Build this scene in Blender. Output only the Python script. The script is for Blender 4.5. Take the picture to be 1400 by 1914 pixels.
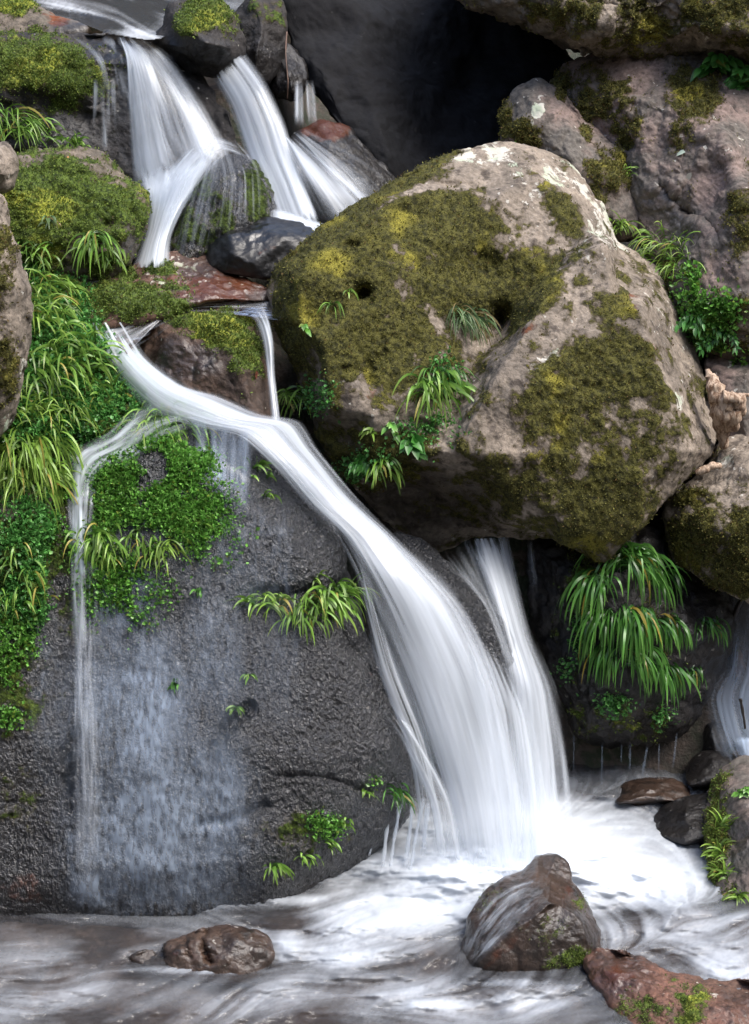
import bpy, math, random
import numpy as np
from mathutils import Vector
from mathutils.geometry import delaunay_2d_cdt

for o in list(bpy.data.objects): bpy.data.objects.remove(o)
S = bpy.context.scene
COL = S.collection
rng = np.random.default_rng(7)
random.seed(7)

# ------------------------------------------------------------------ camera, world, sun
CAM_Z, PITCH, FOV = 5.5, math.radians(20), math.radians(30)
cd = bpy.data.cameras.new('camera'); cam = bpy.data.objects.new('camera', cd); COL.objects.link(cam)
cam.location = (0, 0, CAM_Z); cam.rotation_euler = (math.radians(90) - PITCH, 0, 0)
cd.sensor_fit = 'VERTICAL'; cd.angle = FOV; cd.clip_end = 500; cd.clip_start = 0.05
S.camera = cam
SUN_EL, SUN_AZ = math.radians(60), math.radians(112)      # azimuth measured from +Y towards +X
W = bpy.data.worlds.new('World'); S.world = W; W.use_nodes = True
nt = W.node_tree; bg = nt.nodes['Background']
sky = nt.nodes.new('ShaderNodeTexSky'); sky.sky_type = 'NISHITA'; sky.sun_disc = False
sky.sun_elevation = SUN_EL; sky.sun_rotation = SUN_AZ; sky.air_density = 1.0; sky.dust_density = 3.0
nt.links.new(sky.outputs[0], bg.inputs[0]); bg.inputs[1].default_value = 0.15
sd = bpy.data.lights.new('sun', 'SUN'); sun = bpy.data.objects.new('sun', sd); COL.objects.link(sun)
sd.energy = 1.7; sd.angle = math.radians(35); sd.color = (1, 0.97, 0.92)
sv = Vector((math.sin(SUN_AZ) * math.cos(SUN_EL), math.cos(SUN_AZ) * math.cos(SUN_EL), math.sin(SUN_EL)))
sun.rotation_euler = sv.to_track_quat('Z', 'Y').to_euler(); sun.location = sv * 20
S.view_settings.view_transform = 'Standard'; S.view_settings.look = 'None'
S.view_settings.exposure = 1.25; S.view_settings.gamma = 1
S.render.engine = 'CYCLES'
S.cycles.max_bounces = 7; S.cycles.transparent_max_bounces = 24

# ------------------------------------------------------------------ numeric helpers
PX = 2 * math.tan(FOV / 2) / 1914
cp, sp_ = math.cos(PITCH), math.sin(PITCH)
def at(px, py, Y):
    """world point(s) seen at photo pixel (px, py) standing at distance Y"""
    px, py, Y = np.broadcast_arrays(np.asarray(px, float), np.asarray(py, float), np.asarray(Y, float))
    a = (px - 700) * PX; b = (957 - py) * PX
    dy = cp + b * sp_; dz = -sp_ + b * cp
    return np.stack([a / dy * Y, Y, CAM_Z + dz / dy * Y], -1)
def atz(px, py, z):
    b = (957 - np.asarray(py, float)) * PX
    sl = (-sp_ + b * cp) / (cp + b * sp_)
    return at(px, py, (z - CAM_Z) / sl)
def proj(p):
    x, y, z = p[..., 0], p[..., 1], p[..., 2] - CAM_Z
    f = y * cp - z * sp_; u = y * sp_ + z * cp
    return 700 + x / f / PX, 957 - u / f / PX
def vnoise(p, seed=0):
    p = np.asarray(p, float); i = np.floor(p).astype(np.int64); f = p - i
    f = f * f * f * (f * (f * 6 - 15) + 10)
    def h(a, b, c):
        n = ((i[..., 0] + a) * 374761393 + (i[..., 1] + b) * 668265263 + (i[..., 2] + c) * 1440662683 + seed * 974634453).astype(np.uint32)
        n = (n ^ (n >> np.uint32(13))) * np.uint32(1274126177); n ^= n >> np.uint32(16)
        n = n * np.uint32(2246822519); n ^= n >> np.uint32(15)
        return (n & np.uint32(0xffff)).astype(float) / 32767.5 - 1
    fx, fy, fz = f[..., 0], f[..., 1], f[..., 2]
    l = lambda a, b, t: a + (b - a) * t
    return l(l(l(h(0,0,0), h(1,0,0), fx), l(h(0,1,0), h(1,1,0), fx), fy),
             l(l(h(0,0,1), h(1,0,1), fx), l(h(0,1,1), h(1,1,1), fx), fy), fz)
def fbm(p, octs=4, seed=0, gain=0.5):
    r = 0; a = 1; tot = 0
    for k in range(octs):
        r = r + a * vnoise(p * 2.03 ** k + 13.7 * k, seed + k); tot += a; a *= gain
    return r / tot * 1.6
def scoops(p, seed=0):
    """distance to the nearest of scattered points: shallow scoops meeting in sharp ridges"""
    p = np.asarray(p, float); i0 = np.floor(p).astype(np.int64); best = np.full(p.shape[:-1], 9.0)
    for a in (-1, 0, 1):
        for b in (-1, 0, 1):
            for c in (-1, 0, 1):
                i = i0 + np.array([a, b, c])
                n = (i[..., 0] * 73856093 + i[..., 1] * 19349663 + i[..., 2] * 83492791 + seed * 974634453).astype(np.uint32)
                d = 0
                for k in range(3):
                    n = (n ^ (n >> np.uint32(15))) * np.uint32(2246822519); n ^= n >> np.uint32(13); n = n * np.uint32(3266489917); n ^= n >> np.uint32(16)
                    d = d + (i[..., k] + (n & np.uint32(0xffff)) / 65535. - p[..., k])**2
                best = np.minimum(best, d)
    return np.sqrt(best) - .5
def ss(a, b, x):
    t = np.clip((x - a) / (b - a), 0, 1); return t * t * (3 - 2 * t)
def catmull(P, n, closed=False, tens=0.4):
    P = np.asarray(P, float); N = len(P); out = []
    segs = N if closed else N - 1
    for i in range(segs):
        p1 = P[i]; p2 = P[(i + 1) % N]
        p0 = P[i - 1] if (closed or i > 0) else p1
        p3 = P[(i + 2) % N] if (closed or i + 2 < N) else p2
        t = np.linspace(0, 1, 24, endpoint=False)[:, None]
        m1 = tens * (p2 - p0); m2 = tens * (p3 - p1)
        out.append((2*t**3-3*t**2+1)*p1 + (t**3-2*t**2+t)*m1 + (-2*t**3+3*t**2)*p2 + (t**3-t**2)*m2)
    out = np.concatenate(out + ([P[:1]] if closed else [P[-1:]]))
    s = np.concatenate([[0], np.cumsum(np.linalg.norm(np.diff(out[:, :2], axis=0), axis=1))])
    q = np.linspace(0, s[-1], n + 1)[:-1] if closed else np.linspace(0, s[-1], n)
    return np.stack([np.interp(q, s, out[:, k]) for k in range(out.shape[1])], 1), s[-1]
def blobs(px, py, L):
    """soft union of elliptical patches (px, py, rx, ry, value[, rotation degrees])"""
    r = np.zeros_like(px, dtype=float)
    for b in L:
        a = math.radians(b[5]) if len(b) > 5 else 0
        dx, dy = px - b[0], py - b[1]
        x = dx * math.cos(a) + dy * math.sin(a); y = -dx * math.sin(a) + dy * math.cos(a)
        v = b[4] * np.exp(-(((x / b[2])**2 + (y / b[3])**2) ** 1.5))
        r = np.where(v < 0, r + v, np.maximum(r, v))
    return r

# ------------------------------------------------------------------ mesh helpers
def tag(o, label=None, cat=None, group=None, kind=None):
    for k, v in (('label', label), ('category', cat), ('group', group), ('kind', kind)):
        if v: o[k] = v
    return o
def mesh_obj(name, V, F, mat, parent=None, attrs=None, origin=None, smooth=True, tris=None):
    """V (n,3) world positions; F (m,4) quads; tris (k,3)"""
    V = np.asarray(V, float)
    if parent is not None: origin = np.array(parent.location)
    if origin is None:
        origin = np.array([V[:, 0].mean(), V[:, 1].mean(), V[:, 2].min()])
    me = bpy.data.meshes.new(name)
    loops = []; tot = []
    if F is not None and len(F): loops.append(np.asarray(F).ravel()); tot.append(np.full(len(F), 4))
    if tris is not None and len(tris): loops.append(np.asarray(tris).ravel()); tot.append(np.full(len(tris), 3))
    loops = np.concatenate(loops).astype(np.int32); tot = np.concatenate(tot).astype(np.int32)
    me.vertices.add(len(V)); me.vertices.foreach_set('co', (V - origin).astype(np.float32).ravel())
    me.loops.add(len(loops)); me.loops.foreach_set('vertex_index', loops)
    me.polygons.add(len(tot)); st = np.concatenate([[0], np.cumsum(tot)[:-1]]).astype(np.int32)
    me.polygons.foreach_set('loop_start', st); me.polygons.foreach_set('loop_total', tot)
    me.update(calc_edges=True); me.validate()
    for k, a in (attrs or {}).items():
        at_ = me.attributes.new(k, 'FLOAT', 'POINT'); at_.data.foreach_set('value', np.asarray(a, np.float32))
    me.polygons.foreach_set('use_smooth', np.full(len(me.polygons), smooth))
    me.materials.append(mat)
    o = bpy.data.objects.new(name, me); COL.objects.link(o)
    if parent is not None: o.parent = parent
    else: o.location = origin
    return o
def gridfaces(n, m, wrap=False):
    """n rows, m columns, row-major; wrap closes the columns"""
    i = np.arange(n - 1)[:, None]; j = np.arange(m if wrap else m - 1)[None, :]; j2 = (j + 1) % m
    return np.stack([i * m + j, i * m + j2, (i + 1) * m + j2, (i + 1) * m + j], -1).reshape(-1, 4)
def grid_normals(P, wrap):
    du = np.roll(P, -1, 1) - np.roll(P, 1, 1) if wrap else np.gradient(P, axis=1)
    dv = np.gradient(P, axis=0)
    n = np.cross(du, dv); return n / (np.linalg.norm(n, axis=-1, keepdims=True) + 1e-12)

# ------------------------------------------------------------------ materials
class M:
    def __init__(s, name):
        s.m = bpy.data.materials.new(name); s.m.use_nodes = True; s.t = s.m.node_tree
        s.t.nodes.clear(); s.out = s.n('ShaderNodeOutputMaterial')
    def n(s, typ, **kw):
        x = s.t.nodes.new(typ)
        for k, v in kw.items():
            if k.startswith('i_'):
                k = k[2:]; k = int(k) if k.isdigit() else k.replace('_', ' ')
                if isinstance(v, bpy.types.NodeSocket): s.t.links.new(v, x.inputs[k])
                else: x.inputs[k].default_value = v
            else: setattr(x, k, v)
        return x
    def val(s, sock, x):
        if isinstance(x, bpy.types.NodeSocket): s.t.links.new(x, sock)
        else: sock.default_value = x
    def math(s, op, a, b=0.0, c=0.0, clamp=False):
        x = s.n('ShaderNodeMath', operation=op, use_clamp=clamp)
        for k, v in enumerate((a, b, c)): s.val(x.inputs[k], v)
        return x.outputs[0]
    def step(s, x, a, b, lo=0.0, hi=1.0):
        r = s.n('ShaderNodeMapRange', interpolation_type='SMOOTHSTEP')
        for k, v in zip(('Value', 'From Min', 'From Max', 'To Min', 'To Max'), (x, a, b, lo, hi)): s.val(r.inputs[k], v)
        return r.outputs[0]
    def mix(s, f, a, b, blend='MIX'):
        x = s.n('ShaderNodeMix', data_type='RGBA', blend_type=blend)
        s.val(x.inputs[0], f)
        for k, v in ((6, a), (7, b)):
            s.val(x.inputs[k], (*v, 1) if isinstance(v, tuple) and len(v) == 3 else v)
        return x.outputs[2]
    def noise(s, vec, scale, detail=4, rough=0.55, dist=0.0):
        return s.n('ShaderNodeTexNoise', i_Vector=vec, i_Scale=scale, i_Detail=detail, i_Roughness=rough, i_Distortion=dist).outputs[0]
    def attr(s, name): return s.n('ShaderNodeAttribute', attribute_name=name).outputs['Fac']
    def link(s, a, b): s.t.links.new(a, b)

def rock_mat(name, a, b, dark, lichen=(0.55, 0.53, 0.47), moss=((0.018, 0.026, 0.006), (0.07, 0.10, 0.015), (0.16, 0.17, 0.02)),
             rust=(0.16, 0.05, 0.02), dead=(.055, .038, .018), crust=(.062, .048, .026), shade_speck=0.0, grain=40.0, gbump=0.5, rough=0.85, seed=0.0, sc=1.0, wspec=.7):
    m = M(name)
    co = m.n('ShaderNodeTexCoord').outputs['Object']
    co = m.n('ShaderNodeMapping', i_Vector=co, i_Location=(seed, seed * 1.7, seed * .6)).outputs[0]
    n1 = m.noise(co, 2.6 * sc, 8, 0.62); n2 = m.noise(co, 11 * sc, 6, 0.6); n3 = m.noise(co, grain, 5, 0.65); n4 = m.noise(co, 5 * sc, 5, 0.6, 0.6)
    n5 = m.noise(co, 130, 3, 0.6)
    c = m.mix(m.step(n1, .38, .62), a, b)
    c = m.mix(m.step(n2, .52, .66, 0, .8), c, dark)
    c = m.mix(1.0, c, m.n('ShaderNodeCombineColor', i_0=(g := m.step(n3, .25, .75, .62, 1.3)), i_1=g, i_2=g).outputs[0], 'MULTIPLY')
    sil = m.attr('rust')
    c = m.mix(m.step(m.math('ADD', sil, m.math('MULTIPLY', m.math('SUBTRACT', n2, .5), 1.4)), .4, .75), c, rust)
    if shade_speck:
        cs_ = m.n('ShaderNodeMapping', i_Vector=co, i_Scale=(1, 1, .6)).outputs[0]
        sp = m.noise(cs_, 58, 3, .6)
        k_ = m.step(sp, .36, .62, 1 - shade_speck, 1 + shade_speck)  # grain speckle, with shade of the pits and glints on the tops painted in
        c = m.mix(1.0, c, m.n('ShaderNodeCombineColor', i_0=k_, i_1=k_, i_2=k_).outputs[0], 'MULTIPLY')
    # pits
    vor = m.n('ShaderNodeTexVoronoi', i_Vector=co, i_Scale=17.0).outputs['Distance']
    pit = m.step(m.math('ADD', vor, m.math('MULTIPLY', n2, .35)), .20, .30, 1, 0)
    c = m.mix(m.math('MULTIPLY', pit, .55), c, tuple(x * .45 for x in dark))
    # pale lichen crusts
    li = m.math('ADD', m.attr('lichen'), m.math('MULTIPLY', m.math('SUBTRACT', m.noise(co, 7, 8, .72, .4), .5), 2.4))
    lv = m.step(li, .55, .68)
    c = m.mix(m.math('MULTIPLY', lv, .85), c, m.mix(m.step(n4, .45, .6), lichen, tuple(x * y for x, y in zip(lichen, (.78, .92, .78)))))
    li2 = m.step(m.math('ADD', m.noise(co, 19, 3, .5), m.math('MULTIPLY', m.attr('lichen'), .12)), .69, .73)
    c = m.mix(m.math('MULTIPLY', li2, .7), c, tuple(x * 1.05 for x in lichen))
    wet = m.attr('wet')
    c = m.mix(m.math('MULTIPLY', wet, .8), c, m.mix(1.0, c, (.30, .29, .29), 'MULTIPLY'))
    mob = m.math('ADD', m.attr('moss'), m.math('MULTIPLY', m.math('SUBTRACT', m.noise(co, 17, 6, .72), .5), 1.1))
    c = m.mix(m.step(mob, .12, .50, 0, .72), c, crust)
    mo = m.step(m.math('ADD', mob, m.math('MULTIPLY', m.math('SUBTRACT', m.noise(co, 60, 5, .72), .5), 1.3)), .38, .66)
    mc = m.mix(m.step(m.noise(co, 30, 6, .7), .38, .60), moss[0], moss[1])
    mc = m.mix(m.step(m.math('ADD', m.noise(co, 3.4, 6, .62), m.math('MULTIPLY', m.attr('mossy'), .16)), .56, .72, 0, .9), mc, moss[2])
    mc = m.mix(m.step(n5, .4, .65, 0, .55), mc, tuple(x * .3 for x in moss[0]))
    c = m.mix(mo, c, mc)
    mc = m.mix(m.math('MULTIPLY', m.step(m.noise(co, 6.5, 5, .65, .5), .48, .64), m.step(m.attr('mossy'), .2, 1.0, .75, 0)), mc, dead)
    dry = m.math('SUBTRACT', 1.0, mo)
    r = m.math('SUBTRACT', rough, m.math('MULTIPLY', m.math('MULTIPLY', wet, dry), rough - .35), clamp=True)
    r = m.math('ADD', r, m.math('MULTIPLY', m.math('SUBTRACT', n3, .5), .25), clamp=True)
    h = m.math('ADD', m.math('MULTIPLY', n2, .15 if shade_speck else .6), m.math('MULTIPLY', n3, .55))
    if shade_speck: h = m.math('ADD', h, m.math('MULTIPLY', m.step(sp, .32, .66), .5))
    h = m.math('ADD', h, m.math('MULTIPLY', n5, .16)); h = m.math('SUBTRACT', h, m.math('MULTIPLY', pit, .25))
    h = m.math('ADD', h, m.math('MULTIPLY', lv, .06))
    h = m.math('ADD', h, m.math('MULTIPLY', mo, m.math('ADD', m.math('MULTIPLY', m.noise(co, 75, 4, .7), 1.3), .1)))
    bp = m.n('ShaderNodeBump', i_Strength=gbump, i_Distance=.03, i_Height=h)
    p = m.n('ShaderNodeBsdfPrincipled', i_Base_Color=c, i_Roughness=r, i_Normal=bp.outputs[0])
    wd_ = m.math('MULTIPLY', wet, dry)
    m.val(p.inputs['Coat Weight'], m.math('MULTIPLY', wd_, wspec * .45)); p.inputs['Coat Roughness'].default_value = .10
    b2 = m.n('ShaderNodeBump', i_Strength=gbump * .55, i_Distance=.03, i_Height=h); m.link(b2.outputs[0], p.inputs['Coat Normal'])
    m.val(p.inputs['Specular IOR Level'], m.math('ADD', .22, m.math('MULTIPLY', wd_, wspec * .4)))
    m.link(p.outputs[0], m.out.inputs[0])
    return m.m

def leaf_mat(name, base, mid, tip, old=(.32, .22, .05), oldp=.08, rough=.42):
    m = M(name)
    rnd = m.n('ShaderNodeNewGeometry').outputs['Random Per Island']
    v = m.attr('v')
    c = m.mix(m.step(v, 0., .5), base, mid)
    c = m.mix(m.math('MULTIPLY', m.step(v, .35, 1.), m.step(rnd, .2, 1., .2, .9)), c, tip)
    r2 = m.math('FRACT', m.math('MULTIPLY', rnd, 37.7))
    g = m.step(m.math('FRACT', m.math('MULTIPLY', rnd, 91.3)), 0, 1, .6, 1.35)
    c = m.mix(1.0, c, m.n('ShaderNodeCombineColor', i_0=g, i_1=g, i_2=g).outputs[0], 'MULTIPLY')
    c = m.mix(m.step(r2, 1 - oldp - .001, 1 - oldp, 0, .8), c, old)
    p = m.n('ShaderNodeBsdfPrincipled', i_Base_Color=c, i_Roughness=rough)
    p.inputs['Specular IOR Level'].default_value = .45
    tr = m.n('ShaderNodeBsdfTranslucent', i_Color=c)
    mx = m.n('ShaderNodeMixShader', i_0=.3); m.link(p.outputs[0], mx.inputs[1]); m.link(tr.outputs[0], mx.inputs[2])
    m.link(mx.outputs[0], m.out.inputs[0])
    return m.m

def white_water_mat(name, col=(.86, .90, .94), trans=.35):
    m = M(name)
    d = m.attr('dens')
    df = m.n('ShaderNodeBsdfDiffuse', i_Color=(*col, 1)); tl = m.n('ShaderNodeBsdfTranslucent', i_Color=(*col, 1))
    mx = m.n('ShaderNodeMixShader', i_0=trans); m.link(df.outputs[0], mx.inputs[1]); m.link(tl.outputs[0], mx.inputs[2])
    gl = m.n('ShaderNodeBsdfGlossy', i_Roughness=.25, i_Color=(.9, .93, .97, 1))
    m2 = m.n('ShaderNodeMixShader', i_0=.06); m.link(mx.outputs[0], m2.inputs[1]); m.link(gl.outputs[0], m2.inputs[2])
    tp = m.n('ShaderNodeBsdfTransparent')
    m3 = m.n('ShaderNodeMixShader', i_0=d); m.link(tp.outputs[0], m3.inputs[1]); m.link(m2.outputs[0], m3.inputs[2])
    m.link(m3.outputs[0], m.out.inputs[0])
    return m.m

def stream_mat(name, tint=(.55, .42, .32), foamcol=(.82, .86, .90), film=0.25, filmcol=(.13, .11, .095)):
    """clear brownish water over its bed, white where the attribute dens says it is aerated"""
    m = M(name)
    d = m.attr('dens')
    co = m.n('ShaderNodeTexCoord').outputs['Object']
    co2 = m.n('ShaderNodeMapping', i_Vector=co, i_Scale=(1, 2.2, 1)).outputs[0]
    bp = m.n('ShaderNodeBump', i_Strength=.35, i_Distance=.03, i_Height=m.noise(co2, 11, 5, .6, .5))
    tp = m.n('ShaderNodeBsdfTransparent', i_Color=(*tint, 1))
    df = m.n('ShaderNodeBsdfDiffuse', i_Color=(*filmcol, 1))
    body = m.n('ShaderNodeMixShader', i_0=film); m.link(tp.outputs[0], body.inputs[1]); m.link(df.outputs[0], body.inputs[2])
    gl = m.n('ShaderNodeBsdfGlossy', i_Roughness=.12, i_Normal=bp.outputs[0])
    fr = m.n('ShaderNodeFresnel', i_IOR=1.33, i_Normal=bp.outputs[0])
    w = m.n('ShaderNodeMixShader', i_0=fr.outputs[0]); m.link(body.outputs[0], w.inputs[1]); m.link(gl.outputs[0], w.inputs[2])
    fo = m.n('ShaderNodeBsdfDiffuse', i_Color=(*foamcol, 1))
    mx = m.n('ShaderNodeMixShader', i_0=d); m.link(w.outputs[0], mx.inputs[1]); m.link(fo.outputs[0], mx.inputs[2])
    m.link(mx.outputs[0], m.out.inputs[0])
    return m.m

MOSS_O = ((.032, .032, .010), (.115, .108, .026), (.28, .25, .04))      # olive
MOSS_G = ((.026, .042, .010), (.12, .175, .028), (.30, .32, .04))      # fresh green
MAT = dict(
    dry=rock_mat('dry_brown_rock', (.27, .225, .18), (.155, .13, .105), (.05, .04, .034), moss=MOSS_O, seed=1, gbump=.55),
    pink=rock_mat('pinkish_rock', (.23, .172, .15), (.122, .11, .097), (.05, .044, .038), moss=MOSS_O, seed=5, gbump=.45),
    green=rock_mat('mossy_rock', (.17, .14, .11), (.09, .08, .065), (.035, .03, .027), moss=MOSS_G, seed=9, gbump=.55),
    slab=rock_mat('wet_basalt', (.038, .040, .047), (.024, .025, .030), (.015, .015, .018), moss=MOSS_G, seed=13, grain=46, gbump=1.0, rough=.5, shade_speck=.66, wspec=1.5),
    dark=rock_mat('dark_wet_rock', (.045, .041, .039), (.026, .024, .024), (.014, .013, .013), moss=MOSS_G, seed=17, grain=55, gbump=.6, rough=.7, wspec=.4),
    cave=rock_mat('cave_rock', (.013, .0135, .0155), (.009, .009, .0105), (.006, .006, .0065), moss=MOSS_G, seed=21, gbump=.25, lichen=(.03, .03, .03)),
    red=rock_mat('rusty_wet_rock', (.17, .085, .06), (.11, .065, .048), (.055, .036, .03), moss=MOSS_G, lichen=(.62, .58, .50), seed=25, gbump=.4, rough=.6),
    brown=rock_mat('brown_wet_rock', (.105, .065, .045), (.058, .042, .034), (.024, .02, .017), moss=MOSS_G, seed=29, gbump=.5, rough=.6),
)

# ------------------------------------------------------------------ rocks
ROCKS = {}
def rock(key, name, label, outline, inner, mat, thick=.8, rnd=40, rdep=None, sm=10, step=3.0, tens=.4, amp=(.03, .012, .006), chips=(.05, 2.2), grit=.0, mossd=1.0, center=None, moss0=0,
         moss=(), mossup=0, mossy=(), wet=(), wet0=0, lichen=(), lichen0=0, rust=(), dents=(), cracks=(), seed=1, fluff=0, fl=(.013, .006),
         fmat='moss_olive', group=None):
    O = np.asarray(outline, float); I = np.asarray(inner, float)
    C0 = np.vstack([O, I])
    vv, ee, ff, ov, oe, of = delaunay_2d_cdt([Vector((p[0], p[1])) for p in C0], [], [], 0, 1e-4)
    cv = np.array([[v.x, v.y] for v in vv]); cY = np.array([C0[q[0], 2] for q in ov])
    per = catmull(O, 50, True, tens)[1]
    n = int(max(60, per / step)); R, _ = catmull(O, n, True, tens)
    c = np.array(center if center else O[:, :2].mean(0))
    rad = np.linalg.norm(R[:, :2] - c, axis=1)
    m = int(max(20, rad.max() / step * .9))
    r = (np.linspace(0, 1, m + 1)[1:] ** .9)[:, None]
    px = c[0] + (R[None, :, 0] - c[0]) * r; py = c[1] + (R[None, :, 1] - c[1]) * r
    Y = np.full(px.shape, np.nan)
    for f in ff:
        a, b, d = (cv[k] for k in f); ya, yb, yd = (cY[k] for k in f)
        det = (b[1]-d[1])*(a[0]-d[0]) + (d[0]-b[0])*(a[1]-d[1])
        if abs(det) < 1e-6: continue
        l1 = ((b[1]-d[1])*(px-d[0]) + (d[0]-b[0])*(py-d[1])) / det
        l2 = ((d[1]-a[1])*(px-d[0]) + (a[0]-d[0])*(py-d[1])) / det; l3 = 1 - l1 - l2
        ins = (l1 > -1e-4) & (l2 > -1e-4) & (l3 > -1e-4)
        Y = np.where(ins, l1*ya + l2*yb + l3*yd, Y)
    bad = np.isnan(Y)
    if bad.any():
        d2 = (px[bad][:, None] - C0[None, :, 0])**2 + (py[bad][:, None] - C0[None, :, 1])**2 + 4
        w = 1 / d2**2; Y[bad] = (w * C0[None, :, 2]).sum(1) / w.sum(1)
    for _ in range(sm):                                            # round the edges between the facets
        Yp = np.vstack([np.full((1, n), Y[0].mean()), Y, Y[-1:]])
        Y = .25 * np.roll(Y, 1, 1) + .25 * np.roll(Y, -1, 1) + .25 * Yp[:-2] + .25 * Yp[2:]
    e = np.clip((1 - r) * rad[None, :] / rnd, 0, 1)
    if rdep is None: rdep = rnd / 357 * .8
    Y = Y + rdep * ((1 - np.sqrt(np.clip(1 - (1 - e)**2, 0, 1))) - .3)
    for d in dents:
        Y = Y + d[4] * np.exp(-(((px - d[0]) / d[2])**2 + ((py - d[1]) / d[3])**2))
    for pts, wd, dp in cracks:
        Q, _ = catmull(pts, 60)
        Q[:, 0] += 5 * vnoise(np.stack([np.arange(60) * .3, np.zeros(60), np.zeros(60)], 1), seed)
        dm = np.full(px.shape, 1e9)
        for q in Q: dm = np.minimum(dm, (px - q[0])**2 + (py - q[1])**2)
        Y = Y + dp * np.exp(-dm / wd**2)
    P = at(px, py, Y)
    # back of the body
    s = np.linspace(0, 1, 14)[1:-1][:, None]
    k = np.cos(s * math.pi / 2) ** .8
    bx = c[0] + (R[None, :, 0] - c[0]) * k; by = c[1] + (R[None, :, 1] - c[1]) * k
    bY = Y[-1][None, :] * k + Y[-1].mean() * (1 - k) + thick * np.sin(s * math.pi / 2)
    A = np.concatenate([P, at(bx, by, bY)], 0)
    N = grid_normals(A, True)
    ctr = at(*c, Y[0].mean() + thick * .4)
    if ((A[m // 2] - ctr) * N[m // 2]).sum() < 0: N = -N
    kk = min(24, m // 3); mn = N[kk // 2:kk].mean((0, 1)); wk = np.linspace(0, 1, kk)[:, None, None]
    N[:kk] = N[:kk] * wk + mn * (1 - wk); N /= np.linalg.norm(N, axis=-1, keepdims=True)
    Q = A + seed * 3.1
    big = fbm(Q * 1.6, 3, seed); mid = fbm(Q * 6, 4, seed + 20); fine = fbm(Q * 20, 3, seed + 40)
    pf, pyf = proj(A)
    chip = scoops(Q * chips[1] + .25 * big[..., None], seed) * chips[0] + scoops(Q * chips[1] * 2.7, seed + 5) * chips[0] * .3
    mv = moss0 + blobs(pf, pyf, moss) + mossup * np.clip(N[..., 2] - .15, 0, 1)
    mv = np.where(mv > .02, ss(.18, 1.0, mv * 1.15 + .32 * fbm(Q * 4.5, 4, seed + 60, .6) + .40 * fbm(Q * 13, 4, seed + 65, .65)), 0)
    tip = np.ones(A.shape[:2])
    tip[:3] = np.array([.15, .5, .8])[:, None]; tip[-2:] = np.array([.6, .2])[:, None]
    D = chip + grit * (1.2 - 2.2 * np.abs(fbm(Q * np.array([44, 44, 27]), 2, seed + 90)) + .4 * vnoise(Q * 90, seed + 95)) + amp[0] * big + amp[1] * (np.abs(mid) * 1.6 - .5) + amp[2] * fine + mossd * mv * (.008 + .014 * fbm(Q * 34, 3, seed + 80) + .012 * fbm(Q * 13, 2, seed + 85))
    A = A + N * (D * tip)[..., None]
    N = grid_normals(A, True) * (1 if (N * grid_normals(A, True)).sum() > 0 else -1)
    rows, cols = A.shape[:2]
    V = np.vstack([A.reshape(-1, 3), A[0].mean(0)[None], A[-1].mean(0)[None]])
    F = gridfaces(rows, cols, True)
    j = np.arange(cols); j2 = (j + 1) % cols
    T = np.vstack([np.stack([np.full(cols, rows*cols), j2, j], 1), np.stack([np.full(cols, rows*cols+1), (rows-1)*cols + j, (rows-1)*cols + j2], 1)])
    if ((np.cross(A[m//2, 1] - A[m//2, 0], A[m//2+1, 0] - A[m//2, 0]) * N[m//2, 0]).sum()) < 0: F = F[:, ::-1]; T = T[:, ::-1]
    ex = lambda a: np.concatenate([a.ravel(), [a[0].mean(), a[-1].mean()]])
    wv = np.clip(wet0 + blobs(pf, pyf, wet) + .0, 0, 1); wv = np.where(wv > .02, ss(.15, .85, wv + .25 * fbm(Q * 5, 4, seed + 70)), 0)
    attrs = dict(moss=ex(mv), wet=ex(wv), lichen=ex(lichen0 + blobs(pf, pyf, lichen)), rust=ex(blobs(pf, pyf, rust)), mossy=ex(blobs(pf, pyf, mossy)))
    o = mesh_obj(name, V, F, MAT[mat], attrs=attrs, tris=T)
    tag(o, label, 'boulder' if 'boulder' in name else 'rock', group)
    fr = A[:m]; fpx, fpy = proj(fr)
    ROCKS[key] = dict(o=o, px=fpx.ravel(), py=fpy.ravel(), P=fr.reshape(-1, 3), N=N[:m].reshape(-1, 3), moss=mv[:m].ravel())
    if fluff:
        scatter('moss', key, fluff, ROCKS[key]['moss'] ** 1.5, fl, FM[fmat], parent=o, kind='stuff', up=.5)
    return o

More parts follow.
